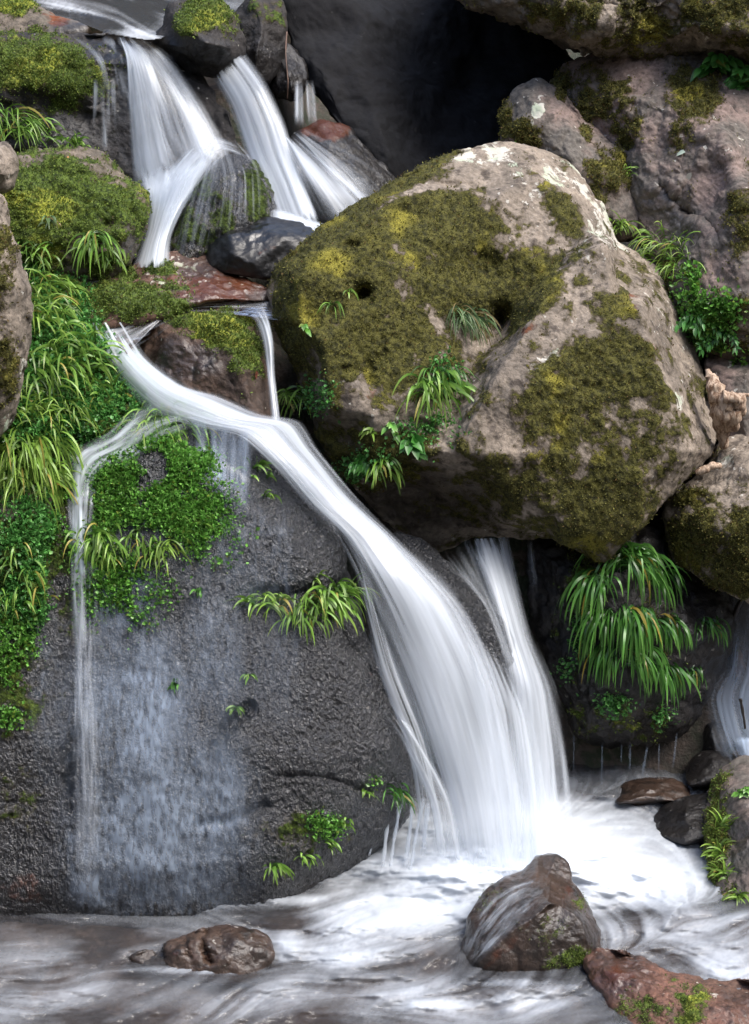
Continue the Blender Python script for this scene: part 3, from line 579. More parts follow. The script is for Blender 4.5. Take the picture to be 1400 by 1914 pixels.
rock('right_low', 'streamside_boulder', 'grey boulder with grassy flank at the lower right edge',
     [(1328,1490,9.9),(1348,1447,9.98),(1400,1425,10.0),(1580,1450,9.8),(1580,1790,8.9),(1400,1750,8.9),(1350,1700,9.05),(1332,1610,9.35),(1322,1545,9.65)],
     [(1372,1480,9.7),(1420,1560,9.25),(1392,1620,9.15),(1450,1600,9.05),(1365,1560,9.45),(1372,1660,9.1)], 'pink', .7, 22, seed=41,
     moss=[(1345,1580,24,110,.9),(1350,1480,22,40,.8),(1370,1680,20,50,.6)], mossy=[(1345,1580,20,80,.6)], wet=[(1400,1560,60,120,.6)], fluff=3500, fmat='moss_green', lichen0=-.2)
rock('front', 'pyramid_rock', 'pyramid shaped brown wet rock standing in the foam below the cascade',
     [(850,1830,8.45),(858,1785,8.52),(876,1722,8.65),(904,1668,8.78),(935,1646,8.85),(975,1630,8.92),(1004,1600,9.0),(1040,1594,9.0),(1064,1614,8.95),(1074,1650,8.85),(1100,1690,8.75),(1124,1738,8.62),(1122,1775,8.5),(1096,1830,8.4),(1030,1855,8.36),(950,1860,8.36),(880,1850,8.40)],
     [(1028,1688,8.45),(1003,1648,8.72),(955,1742,8.38),(900,1795,8.33),(1030,1765,8.36),(1078,1712,8.45),(1100,1755,8.40),(930,1700,8.60),(960,1805,8.33),(1040,1815,8.34),(1000,1712,8.41),(970,1680,8.60),(1050,1690,8.5),(1030,1630,8.85)], 'brown', .5, 10, sm=3, seed=42, step=2.2, amp=(.008,.008,.004), chips=(.012,5), tens=.25,
     moss=[(1020,1740,50,40,.5),(1070,1790,50,24,.6),(1090,1680,16,22,.5),(925,1680,34,24,.45)], mossy=[(1080,1690,14,14,.8)], wet0=.85, rust=[(940,1775,16,100,.55,45),(1060,1670,16,24,.5)], fluff=1800, fl=(.007,.004), fmat='moss_green')
rock('front_low', 'low_rust_rock', 'low rust brown rock with green patches at the bottom right corner',
     [(1092,1800,8.3),(1120,1772,8.42),(1200,1788,8.37),(1260,1812,8.28),(1340,1828,8.22),(1460,1850,8.1),(1560,2010,7.6),(1320,2020,7.55),(1200,1945,7.78),(1145,1890,7.98),(1108,1840,8.15)],
     [(1150,1815,8.14),(1200,1835,8.06),(1270,1865,7.92),(1360,1890,7.84),(1250,1910,7.8),(1330,1940,7.7)], 'red', .4, 16, seed=43, step=2.5, chips=(.015,5), amp=(.016,.014,.006),
     moss=[(1190,1880,50,40,.6),(1290,1880,40,40,.7),(1240,1840,60,20,.4)], mossy=[(1290,1890,30,30,1)], lichen=[(1330,1850,60,30,.35)], rust=[(1150,1820,60,36,.6)], wet=[(1150,1820,90,60,.9),(1380,1890,80,50,.7)], fluff=1800, fl=(.008,.004), fmat='moss_green')
rock('pool_stone', 'low_pool_stone', 'low cracked brown stone in the middle of the pool',
     [(240,1792,8.43),(298,1764,8.50),(350,1747,8.55),(410,1731,8.58),(462,1736,8.55),(502,1754,8.50),(512,1792,8.40),(470,1834,8.30),(400,1836,8.29),(310,1826,8.33)],
     [(380,1758,8.42),(440,1762,8.40),(320,1782,8.38),(420,1788,8.34),(480,1778,8.38),(400,1808,8.32)], 'brown', .4, 12, seed=44, step=2.2, chips=(.006,6), wet0=.7, amp=(.01,.01,.004), lichen=[(430,1770,60,20,.3)],
     cracks=[([(385,1735),(380,1770),(392,1800)],5,.04),([(297,1763),(305,1790)],5,.03),([(345,1748),(352,1790)],4,.015)], rust=[(400,1790,120,16,.4)])

# bed of the pool, seen through the clear water
bx_, by_ = np.meshgrid(np.linspace(-3, 3.2, 240), np.linspace(7.0, 10.9, 160))
bq = np.stack([bx_, by_, 0 * bx_], -1)
bz_ = -.16 + .10 * (.5 - scoops(bq * 3.2 + .3 * fbm(bq * 2, 2, 3)[..., None], 4)) + .03 * fbm(bq * 7, 3, 8)
mb_ = M('stream_bed'); cb_ = mb_.n('ShaderNodeTexCoord').outputs['Object']
c_ = mb_.mix(mb_.step(mb_.noise(cb_, 2.2, 6, .6), .4, .6), (.12, .088, .066), (.06, .048, .04)); c_ = mb_.mix(mb_.step(mb_.noise(cb_, 9, 5, .6), .5, .68), c_, (.20, .16, .13))
p_ = mb_.n('ShaderNodeBsdfPrincipled', i_Base_Color=c_, i_Roughness=.6, i_Normal=mb_.n('ShaderNodeBump', i_Strength=.6, i_Distance=.03, i_Height=mb_.noise(cb_, 16, 5, .6)).outputs[0]); mb_.link(p_.outputs[0], mb_.out.inputs[0])
tag(mesh_obj('stream_bed', np.stack([bx_, by_, bz_], -1).reshape(-1, 3), gridfaces(*bx_.shape), mb_.m, origin=np.zeros(3)), 'brown stony bed under the pool', None, None, 'structure')
# ------------------------------------------------------------------ water
MW = white_water_mat('white_water', (.80, .86, .93), .4)
MV = white_water_mat('thin_veil_water', (.50, .61, .77), .3)  # blue of the reflected sky is put into this water's colour
MS = stream_mat('clear_stream_water')
MPOOL = stream_mat('pool_water', tint=(.60, .56, .53), film=.2, filmcol=(.15, .15, .16), foamcol=(.64, .69, .75))
MUP = stream_mat('upper_pool_water', tint=(.3, .25, .2), film=.12, filmcol=(.06, .05, .045))
def streaks(u, wpx, vpx, lam, ln, seed, octs=3):
    return fbm(np.stack([u * wpx / lam, vpx / ln + 0 * u, 0 * u + seed * 7.3], -1), octs, seed)
def ribbon(Lp, Rp, base=.6, a1=.5, a2=.4, lam=(9, 34), ln=(260, 420), edge=(.12, .12), ends=(.03, .05), bulge=.05, seed=1,
           drape=(), off=.02, du=2.4, dv=5.0, relief=.008, prof=None, fan=None, back=0.0, mod=None, patch=0, shear=0):
    n0 = catmull(Lp, 10)[1]; n1 = catmull(Rp, 10)[1]; n = int(max(n0, n1) / dv) + 4
    L, _ = catmull(Lp, n); R, _ = catmull(Rp, n)
    wmax = np.hypot(*(L - R)[:, :2].T).max(); wm = np.hypot(*(L - R)[:, :2].T).mean()
    m = int(wmax / du) + 4
    u = np.linspace(0, 1, m)[None, :] + np.zeros((n, 1)); v = np.linspace(0, 1, n)[:, None] + np.zeros((1, m))
    G = L[:, None, :] * (1 - u[..., None]) + R[:, None, :] * u[..., None]
    vpx = v * max(n0, n1)
    us = u; u = u + shear * v
    s1 = streaks(u, wm, vpx, lam[0], ln[0], seed); s2 = streaks(u, wm, vpx, lam[1], ln[1], seed + 3)
    s0 = streaks(u, wm, vpx, lam[0] * .4, ln[0] * .6, seed + 5, 2)
    u = us
    px, py, Y = G[..., 0], G[..., 1], G[..., 2] - bulge * (1 - (2 * u - 1)**2)
    Y = Y - relief * .4 * s1 - relief * 1.2 * s2 + back
    for k in drape:
        d = depth_at(px, py, k) - off; d = np.where(np.isnan(d), 1e9, d); Y = np.minimum(Y, d)
    if drape:
        for _ in range(5):
            q = np.pad(Y, 1, mode='edge'); Y = np.minimum(Y, .25 * (q[:-2, 1:-1] + q[2:, 1:-1] + q[1:-1, :-2] + q[1:-1, 2:]))
    D = base + a1 * s1 + a2 * s2 + .35 * a1 * s0
    for q, w_, ed in ((u, 0, edge[0]), (1 - u, -1, edge[1])):
        if ed: D = D * ss(0, .95, np.clip(q / ed, 0, 1) * 1.35 + .22 * s1 + .22 * s2 - .25)
    hv = v + .05 * s1
    D = D * (ss(0, ends[0], hv) if ends[0] else 1) * (ss(0, ends[1], 1 - hv) if ends[1] else 1)
    if prof is not None: D = D * np.interp(v, *prof)
    if mod is not None: D = D * np.clip(blobs(px, py, mod), 0, 1)
    if patch: D = D * (1 - patch * ss(-.15, .45, fbm(np.stack([px / 70, py / 150, 0 * px + seed], -1), 4, seed + 40)))
    D[:, 0] = 0 if edge[0] else D[:, 0]; D[:, -1] = 0 if edge[1] else D[:, -1]
    P = at(px, py, Y)
    return P.reshape(-1, 3), gridfaces(n, m), np.clip(D, 0, .985).ravel()
def water(name, label, parts, mat=None):
    V, F, D = [], [], []; k = 0
    for v, f, d in parts: V.append(v); F.append(f + k); D.append(d); k += len(v)
    o = mesh_obj(name, np.concatenate(V), np.concatenate(F), mat or MW, attrs=dict(dens=np.concatenate(D)))
    return tag(o, label, None, None, 'structure')
def tubes(lines, dens=.55):
    """thin hanging threads of water: (pixel polyline with distance, width in photo pixels)"""
    for pts, w in lines:
        Q, Lh = catmull(pts, max(8, int(len(pts) * 8)), tens=.5)
        n = len(Q); k = 6; a = np.linspace(0, 2 * math.pi, k, endpoint=False)
        c = at(Q[:, 0], Q[:, 1], Q[:, 2]); r = w / 357 / 2 * (1 + .3 * vnoise(np.stack([np.arange(n) * .7, np.zeros(n) + Q[0, 0], np.zeros(n)], 1)))
        P = c[:, None] + np.stack([np.cos(a), np.sin(a), 0 * a], -1)[None] * r[:, None, None]
        d = dens * np.interp(np.linspace(0, 1, n), [0, .15, .7, 1], [.3, 1, .9, .25])[:, None] + np.zeros((1, k))
        yield P.reshape(-1, 3), gridfaces(n, k, True), d.ravel()

# upper fall, left strand
uL = [(222,70,12.4),(234,110,12.08),(237,200,11.95),(240,280,11.87),(246,350,11.75)]
uR = [(262,66,12.5),(325,105,12.25),(380,180,12.05),(420,245,11.9),(448,295,11.78)]
parts = [ribbon([(170,100,12.3),(185,180,12.02),(205,280,11.88),(235,345,11.72)], [(300,84,12.4),(375,170,12.1),(420,240,11.9),(450,300,11.76)], .10, .16, .3, (7, 50), (300, 400), (.3, .35), (.12, .2), .06, seed=13, back=.03),
         ribbon(uL, uR, .36, .17, .42, (7, 46), (300, 400), (.10, .25), (.10, .10), .10, seed=11, back=.07),
         ribbon(uL, uR, .30, .2, .38, (6, 36), (260, 300), (.10, .2), (.06, .08), .12, seed=15),
         ribbon([(170,150,12.02),(168,280,11.93)], [(224,140,12.02),(228,300,11.9)], .0, .5, .25, (9, 30), (200, 300), (.2, .15), (.2, .2), .02, seed=17),
         ribbon([(130,66,12.45),(175,110,12.1),(195,190,12.03)], [(262,66,12.5),(262,110,12.1),(262,190,11.97)], .15, .4, .3, (14, 30), (90, 200), (.3, .1), (.15, .3), .02, seed=18, drape=('sill',)),
         ribbon([(236,320,11.72),(262,390,11.5),(264,440,11.32),(244,500,11.05)], [(448,270,11.6),(352,375,11.38),(322,440,11.16),(316,500,10.98)], .72, .15, .25, (8, 40), (200, 300), (.3, .3), (.14, .06), .08, seed=19),
         ribbon([(228,330,11.85),(262,400,11.55),(258,450,11.4),(236,515,11.05)], [(430,300,11.72),(362,375,11.45),(330,440,11.25),(330,505,11.0)], .62, .15, .25, (8, 40), (200, 300), (.4, .35), (.12, .06), .02, seed=20),
         ribbon([(375,262,11.55),(345,350,11.32),(316,490,11.05)], [(440,258,11.52),(430,330,11.15),(400,470,11.0)], .14, .22, .16, (5, 30), (200, 200), (.3, .5), (.18, .15), .06, seed=21, drape=('dome',)),
         ribbon([(400,262,11.5),(410,340,11.15),(395,470,11.0)], [(450,262,11.5),(500,310,11.4),(512,420,11.2)], .0, .3, .16, (5, 20), (180, 200), (.2, .3), (.15, .4), .06, seed=22, drape=('dome',)),
         ribbon([(350,275,11.55),(300,330,11.45),(268,400,11.35)], [(430,258,11.5),(380,330,11.3),(330,430,11.1)], .42, .16, .3, (7, 30), (160, 200), (.45, .4), (.2, .2), .06, seed=23),
         ribbon([(378,262,11.62),(400,250,11.55),(440,262,11.5)], [(372,300,11.42),(410,285,11.3),(470,300,11.42)], .4, .4, .3, (6, 20), (120, 200), (.35, .35), (.3, .3), .03, seed=24, drape=('dome',))]
water('waterfall', 'left strand of the upper fall spilling over the mossy ledge', parts)
# upper fall, right strand
rL = [(395,150,12.25),(425,205,12.1),(455,290,11.92),(485,345,11.7),(510,420,11.45)]
rR = [(456,90,12.4),(500,150,12.15),(535,225,11.98),(560,310,11.75),(605,425,11.4)]
parts = [ribbon(rL, rR, .50, .16, .32, (7, 40), (300, 400), (.25, .2), (.05, .06), .08, seed=31),
         ribbon(rL, rR, .34, .2, .3, (6, 36), (300, 400), (.2, .2), (.05, .06), .1, seed=32, back=.06),
         ribbon([(520,250,11.9),(548,340,11.6),(575,430,11.35)], [(552,255,11.98),(650,320,11.82),(760,400,11.65)], .34, .18, .35, (7, 40), (220, 300), (.4, .6), (.12, .15), .08, seed=33, prof=([0,.3,.7,1],[.5,1,.9,.6])),
         ribbon([(540,250,11.95),(590,330,11.7),(640,430,11.45)], [(570,240,12.02),(700,300,11.95),(790,370,11.85)], .10, .2, .25, (6, 40), (220, 300), (.4, .6), (.1, .4), .08, seed=34),
         ribbon([(500,380,11.5),(560,400,11.42),(640,430,11.3)], [(510,440,11.2),(560,450,11.15),(640,450,11.2)], .75, .3, .2, (20, 40), (60, 100), (.3, .2), (.2, .3), .03, seed=35),
         ribbon([(548,150,12.55),(545,240,12.2)], [(590,150,12.6),(600,240,12.3)], -.05, .4, .2, (8, 20), (200, 300), (.3, .3), (.3, .3), .02, seed=36)]
water('waterfall', 'right strand of the upper fall dropping behind the dome rock', parts)

# middle stream between the ledge rock and the mossy stream rock
parts = [ribbon([(530,538,11.05),(430,556,10.85),(350,568,10.72),(280,590,10.6),(200,606,10.53),(155,608,10.5)], [(530,600,10.62),(440,588,10.68),(380,582,10.70),(310,594,10.60),(258,640,10.42),(205,700,10.3)], .02, .28, .25, (7, 26), (120, 300), (0, 0), (0, .1), 0, seed=41, relief=.006),
         ribbon([(195,498,11.12),(130,520,11.0),(60,525,10.95)], [(200,525,10.88),(130,540,10.8),(60,545,10.8)], .1, .4, .3, (8, 20), (100, 200), (.2, .2), (.1, .1), 0, seed=42)]
water('stream_water', 'brown clear stream sliding past the rust red ledge', parts, MS)
parts = [ribbon([(440,578,10.74),(468,600,10.60),(484,640,10.48),(494,700,10.34),(506,800,10.1)], [(500,570,10.74),(508,600,10.60),(514,640,10.48),(516,700,10.35),(528,800,10.1)], .4, .4, .35, (4, 20), (160, 300), (.35, .3), (.22, .08), .03, seed=45, drape=('mid',)),
         ribbon([(330,590,10.55),(262,610,10.5),(205,616,10.48),(190,640,10.43)], [(330,600,10.55),(290,640,10.42),(255,680,10.33),(262,720,10.26)], .10, .2, .3, (8, 30), (120, 300), (.4, .4), (.4, .2), .0, seed=46, relief=.004)]
water('waterfall', 'thin fall running between the mossy stream rock and the giant boulder', parts)

# main cascade
mL = [(148,604,10.52),(190,684,10.33),(262,772,10.1),(345,800,9.98),(430,818,9.93),(492,866,9.87),(556,940,9.83),(622,1005,9.74),(662,1090,9.6),(712,1230,9.5),(770,1380,9.38),(815,1520,9.28),(835,1680,9.12)]
mR = [(238,602,10.56),(282,668,10.37),(350,716,10.2),(420,735,10.15),(500,770,10.15),(570,785,10.2),(605,840,10.1),(680,930,9.98),(770,1015,9.88),(880,1120,9.75),(950,1250,9.6),(985,1400,9.45),(1010,1680,9.15)]
bL = [(850,1010,10.4),(880,1070,10.22),(915,1160,9.95),(935,1280,9.7),(930,1450,9.5),(925,1680,9.15)]
bR = [(960,1003,10.5),(975,1080,10.3),(1000,1190,10.05),(1042,1290,9.85),(1068,1420,9.65),(1085,1560,9.4),(1120,1690,9.15)]
pr = ([0,.06,.12,.3,1],[.7,.8,.95,1,1])
parts = [ribbon(mL, mR, .66, .14, .26, (8, 70), (260, 420), (.36, .34), (.02, .12), .12, seed=51, relief=.005, prof=pr, drape=('slab', 'bank'), off=.02),
         ribbon(mL, mR, .52, .16, .28, (7, 60), (260, 420), (.42, .40), (.02, .12), .06, seed=53, back=.05, relief=.005, prof=pr),
         ribbon(bL, bR, .55, .14, .26, (8, 60), (260, 420), (.42, .42), (.06, .12), .10, seed=55, relief=.005),
         ribbon(bL, bR, .45, .16, .26, (7, 60), (260, 420), (.48, .48), (.06, .12), .05, seed=57, back=.06),
         ribbon([(800,1040,10.15),(900,1130,9.8),(940,1260,9.62)], [(880,1010,10.4),(930,1150,9.9),(985,1300,9.68)], .35, .16, .25, (9, 40), (200, 400), (.4, .4), (.25, .25), .04, seed=58),
         ribbon([(820,1160,9.72),(860,1300,9.5),(850,1500,9.3),(840,1680,9.1)], [(960,1230,9.75),(1010,1350,9.6),(1040,1500,9.42),(1060,1690,9.12)], .5, .14, .28, (8, 80), (300, 500), (.45, .45), (.25, .1), .08, seed=59, relief=.005),
         ribbon([(980,1010,10.6),(985,1100,10.4)], [(1000,1010,10.6),(1010,1110,10.4)], .2, .3, .2, (8, 20), (200, 300), (.4, .4), (.2, .3), .02, seed=60),
         # loose strands left of the cascade
         ribbon([(640,1030,9.72),(690,1250,9.44),(752,1420,9.34),(770,1600,9.2)], [(690,1060,9.62),(740,1240,9.44),(800,1400,9.33),(850,1620,9.15)], .12, .4, .3, (7, 30), (300, 400), (.4, .2), (.1, .06), .04, seed=61, drape=('slab',), off=.03),
         ribbon([(690,1310,9.42),(740,1380,9.3),(790,1500,9.22),(800,1620,9.15)], [(740,1310,9.42),(785,1380,9.3),(850,1500,9.22),(880,1640,9.12)], .25, .3, .3, (8, 30), (260, 300), (.4, .3), (.2, .1), .04, seed=62),
         ]
parts += list(tubes([([(730,1500,9.38),(722,1560,9.3),(715,1630,9.22)],7),([(752,1495,9.38),(738,1560,9.3),(728,1640,9.2)],6),([(772,1500,9.36),(765,1560,9.28),(758,1620,9.2)],8),([(792,1490,9.32),(778,1560,9.24),(765,1640,9.15)],7),([(700,1560,9.35),(690,1600,9.3)],4),([(745,1470,9.4),(742,1560,9.3)],5),([(800,1500,9.3),(790,1600,9.2)],8)], .5))
water('waterfall', 'broad white main cascade pouring from the stream to the pool', parts)
# left fork
fL = [(420,800,10.0),(330,822,9.96),(255,868,9.88),(205,892,9.82),(190,940,9.74),(186,1020,9.6),(190,1200,9.32),(194,1400,9.02),(200,1690,8.78)]
fR = [(320,735,10.12),(240,760,10.06),(192,805,9.97),(138,836,9.9),(120,880,9.82),(124,1020,9.6),(130,1200,9.34),(134,1400,9.04),(138,1690,8.8)]
parts = [ribbon(fL, fR, .34, .36, .3, (6, 26), (70, 300), (.4, .35), (.2, .1), .05, seed=71, drape=('slab', 'bank'), off=.03, prof=([0,.15,.33,.5,.8,1],[.7,1.0,1.1,.55,.4,.5])),
         ribbon(fL, fR, .26, .4, .3, (5, 18), (60, 240), (.4, .35), (.25, .1), .02, seed=73, drape=('slab', 'bank'), off=.02, prof=([0,.15,.33,.5,.8,1],[.7,1.0,1.0,.5,.35,.4]))]
water('waterfall', 'thin pale fork falling down the left side of the wet slab', parts)
# film sliding down the slab, reflected sky painted in as its blue
parts = [ribbon([(20,850,9.9),(10,1150,9.45),(10,1400,9.05),(20,1715,8.85)], [(600,850,9.95),(640,1150,9.4),(640,1400,9.0),(640,1715,8.85)], .46, .30, .16, (5.5, 45), (18, 200), (.3, .35), (.35, .02), 0, seed=75, drape=('slab',), off=.012, relief=.004, dv=4,
                mod=[(290,1560,150,170,1.0),(250,1340,110,160,.75),(220,1130,70,140,.45),(400,1230,60,140,.35),(330,900,90,120,.3),(400,1480,70,110,.7),(180,1660,60,40,.9),(470,1010,130,120,.30),(540,1230,120,120,.14),(70,1330,70,160,.25)], patch=.22, shear=.10),
         ribbon([(340,760,10.05),(360,900,9.8)], [(490,800,10.02),(470,990,9.7)], .20, .14, .2, (8, 36), (90, 200), (.2, .25), (.2, .35), 0, seed=76, drape=('slab',), off=.012, relief=.004)]
water('waterfall', 'film of water with painted sky-blue sheen down the face of the wet slab', parts, MV)
parts = [ribbon([(990,1640,8.9),(930,1660,8.8),(880,1720,8.6),(858,1790,8.5)], [(1026,1672,8.5),(985,1710,8.4),(940,1755,8.36),(880,1812,8.33)], .10, .35, .2, (6, 30), (50, 160), (.2, .2), (.2, .2), 0, seed=91, drape=('front',), off=.008, relief=.002)]  # thin water; its white streaks are painted stand-ins for bright sky reflections
water('stream_water', 'film of water with painted sky reflections on the left face of the pyramid shaped rock', parts)
# fall at the right edge
parts = [ribbon([(1350,1110,10.9),(1330,1250,10.7),(1305,1310,10.6),(1340,1420,10.3)], [(1560,1090,10.9),(1560,1250,10.6),(1560,1350,10.4),(1560,1430,10.2)], .42, .15, .3, (9, 60), (200, 300), (.25, 0), (.05, .05), .05, seed=81),
         ribbon([(1370,1380,10.35),(1380,1420,10.2)], [(1560,1350,10.3),(1560,1420,10.1)], .7, .3, .3, (10, 50), (60, 100), (.2, 0), (.2, .2), .02, seed=82)]
water('waterfall', 'small shaded fall at the right edge behind the hanging grass boulder', parts, MV)
parts = list(tubes([([(1073,1375,10.3),(1072,1440,10.25)],3),([(1126,1388,10.28),(1124,1462,10.22)],4),([(1162,1392,10.26),(1161,1425,10.24)],3),([(1178,1392,10.25),(1177,1440,10.2)],5),([(1210,1395,10.25),(1200,1450,10.15)],6),([(1232,1390,10.28),(1231,1440,10.2)],3),([(1265,1370,10.35),(1258,1435,10.25)],4)], .08))
water('waterfall', 'thin drips falling from under the hanging grass boulder', parts, MV)

# the pool: foam drawn out along the current (line integral convolution of noise)
def pool(name, label, x0, x1, y0, y1, step, z0, dens, flow, kdens, wave, lic_len=26, seed=5, mound=None, mat=None, cut=None):
    xs = np.arange(x0, x1, step); ys = np.arange(y0, y1, step * .8)
    px, py = np.meshgrid(xs, ys); h, w = px.shape
    fx, fy = flow(px, py); q = np.hypot(fx, fy) + 1e-9; fx, fy = fx / q, fy / q
    g = np.random.default_rng(seed); nz = g.normal(size=(h, w))
    for _ in range(1): nz = (nz + np.roll(nz, 1, 1) + np.roll(nz, 1, 0) + np.roll(nz, (1, 1), (0, 1))) / 2
    nz2 = nz.copy()
    for _ in range(10): nz2 = (nz2 + np.roll(nz2, 1, 1) + np.roll(nz2, -1, 0) + np.roll(nz2, (-1, 1), (0, 1)) + np.roll(nz2, -1, 1) + np.roll(nz2, 1, 0)) / 6
    acc = np.zeros((h, w)); acc2 = np.zeros((h, w))
    for sg in (1, -1):
        X = px.copy(); Yy = py.copy()
        for k in range(lic_len):
            ix = np.clip(((X - x0) / step), 0, w - 1.01); iy = np.clip((Yy - y0) / (step * .8), 0, h - 1.01)
            a, b = ix.astype(int), iy.astype(int)
            acc += nz[b, a] * (1 - k / lic_len); acc2 += nz2[b, a] * (1 - k / lic_len)
            X = X + sg * fx[b, a] * step * 1.2; Yy = Yy + sg * fy[b, a] * step * 1.2
    lic = .45 * (acc - acc.mean()) / acc.std() + .75 * (acc2 - acc2.mean()) / acc2.std()
    co = fbm(np.stack([px / 90, py / 34, 0 * px], -1), 4, seed)
    D = blobs(px, py, dens); D = np.clip(D, 0, 1.3)
    fine = fbm(np.stack([px / 26, py / 9, 0 * px], -1), 4, seed + 30) + .6 * lic
    lic = lic + .5 * np.clip(fine, -.6, 2)
    F = np.clip(D * .92 + kdens * lic * np.clip(1.25 - D, 0.05, 1) * np.clip(D * 3, .25, 1) + .22 * co * (1 - np.clip(D, 0, 1)) * np.clip(D * 4, 0.2, 1), 0, .97)
    z = z0 + wave * fbm(np.stack([px / 160, py / 46, 0 * px + 3], -1), 4, seed + 2) + .002 * lic + .012 * F + .022 * F * fbm(np.stack([px / 60, py / 24, 0 * px + 9], -1), 4, seed + 50)
    if mound: z = z + blobs(px, py, mound)
    P = atz(px, py, z); faces = gridfaces(h, w)[:, ::-1]
    if cut: faces = faces[(py < np.interp(px, *cut)).ravel()[faces].all(1)]
    o = mesh_obj(name, P.reshape(-1, 3), faces, mat or MS, attrs=dict(dens=F.ravel()))
    tag(o, label, None, None, 'structure')
def flow_main(px, py):
    dx, dy = px - 960, (py - 1600)
    r = np.hypot(dx, dy * 1.6); k = np.exp(-(r / 330)**2)
    n = fbm(np.stack([px / 210, py / 90, 0 * px], -1), 3, 77)
    fx = dx / (r + 30) * k * 2 - np.where(px < 980, 1, .8) * (1 - k); fy = dy / (r + 30) * k * 1.4 + (1 - k) * (.10 + .55 * n)
    fy = fy + .5 * np.exp(-(((px - 1220) / 120)**2 + ((py - 1510) / 50)**2))
    return fx, fy
pool('pool_water', 'brown pool streaked with white foam below the cascade', -120, 1520, 1385, 2000, 3.0, 0.0,
     [(960,1600,300,100,1.15),(1160,1640,180,62,1.0),(770,1700,190,60,.8,-8),(660,1770,150,36,.5,-10),(1050,1530,90,50,.6),(1150,1470,140,26,.22),(1290,1500,110,36,.2),(200,1690,330,14,.42),(560,1686,130,16,.35),
      (100,1800,200,50,.16,-6),(60,1870,160,40,.2,-8),(560,1850,220,40,.22,-14),(850,1870,240,50,.30),(760,1880,140,40,.26),(1270,1745,180,50,.42),(1380,1800,120,50,.38),(980,1870,110,30,.35),(300,1860,200,50,.08),(535,1768,40,38,.6),(420,1650,200,20,.1),(700,1610,110,30,.15),(330,1730,200,30,.14),(385,1812,150,9,.38),(500,1745,60,12,.35),(940,1838,110,10,.4),(1000,1845,120,8,.3)],
     flow_main, .095, .045, mat=MPOOL, mound=[(930,1600,200,60,.12),(1120,1630,160,50,.05),(690,1730,160,40,.03),(535,1765,40,40,.05)])
def flow_up(px, py):
    n = fbm(np.stack([px / 120, py / 40, 0 * px], -1), 3, 78)
    return 1 + 0 * px, .25 * n + np.exp(-((px - 260) / 90)**2) * .5
pool('upper_pool_water', 'dark upper pool at the top of the photo feeding the falls', -150, 640, -60, 84, 2.5, 4.19,
     [(130,18,90,14,.3,18),(200,45,80,14,.28,14),(262,64,50,10,.5,10),(340,40,60,8,.15,14),(430,10,90,8,.1)], flow_up, .16, .008, seed=9, mat=MUP, cut=([-200,0,165,200,235,280,305,325,640],[40,40,50,64,69,76,72,44,40]))
# water turning over the lip of the ledge

# ------------------------------------------------------------------ plants
GM = dict(
    fresh=leaf_mat('grass_fresh', (.035, .09, .014), (.14, .28, .04), (.32, .42, .10), (.40, .32, .07), .03, .38),
    gold=leaf_mat('grass_golden', (.05, .10, .016), (.17, .30, .045), (.34, .44, .10), (.40, .30, .07), .03, .4),
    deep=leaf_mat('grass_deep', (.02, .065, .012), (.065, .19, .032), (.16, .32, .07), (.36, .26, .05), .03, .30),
    blue=leaf_mat('sedge_grey_green', (.03, .06, .02), (.09, .16, .06), (.22, .26, .12), (.28, .20, .09), .12, .5),
)
CV = leaf_mat('creeping_leaves', (.025, .10, .02), (.085, .27, .055), (.26, .50, .17), (.10, .16, .03), .03, .28)
CVG = leaf_mat('creeping_leaves_light', (.04, .13, .02), (.12, .31, .045), (.30, .52, .15), (.2, .24, .04), .05, .28)
BL = leaf_mat('broad_leaves', (.02, .08, .015), (.05, .19, .03), (.12, .30, .07), (.2, .22, .04), .03, .35)
def blades(root, nrm, n, L, spread, lean, width, g, droop=1.7, up=.8, out=.6, K=9):
    Lm = L / 357 * g.uniform(.5, 1.15, (n, 1)); dt = 1 / (K - 1)
    d = nrm * out + np.array([0, 0, up]) + np.array([1, 0, 0]) * (g.normal(size=(n, 1)) * spread * .6 + lean) + g.normal(size=(n, 3)) * .18
    d[:, 1] -= .15; d /= np.linalg.norm(d, axis=1, keepdims=True)
    face = np.array([0, -1, .35]) + g.normal(size=(n, 3)) * .55
    p = root.copy(); P = []
    dr = droop * g.uniform(.6, 1.3, (n, 1))
    w = np.interp(np.linspace(0, 1, K), [0, .1, .5, .85, 1], [.55, .85, 1, .5, .04])
    wd = width / 357 / 2 * g.uniform(.7, 1.25, (n, 1))
    for k in range(K):
        s = np.cross(d, face); s /= np.linalg.norm(s, axis=1, keepdims=True) + 1e-9
        P.append(np.stack([p - s * wd * w[k], p + s * wd * w[k]], 1))
        p = p + d * Lm * dt
        d = d + np.array([0, 0, -1.0]) * dr * dt * 1.5; d /= np.linalg.norm(d, axis=1, keepdims=True)
    V = np.stack(P, 1)                                   # n, K, 2, 3
    idx = np.arange(n * K * 2).reshape(n, K, 2)
    F = np.stack([idx[:, :-1, 0], idx[:, :-1, 1], idx[:, 1:, 1], idx[:, 1:, 0]], -1).reshape(-1, 4)
    v = np.broadcast_to(np.linspace(0, 1, K)[None, :, None], (n, K, 2)).ravel()
    return V.reshape(-1, 3), F, v
def roots(px, py, key, n, r, g):
    a = px + np.clip(g.normal(size=n), -1.5, 1.5) * r; b = py + np.clip(g.normal(size=n), -1.5, 1.5) * r * .7
    c, nn = on(px, py, key); Y = depth_at(a, b, key); Y = np.where(np.isnan(Y) | (np.abs(Y - c[1]) > .3), c[1], Y)
    return at(a, b, Y), np.broadcast_to(nn, (n, 3)), c
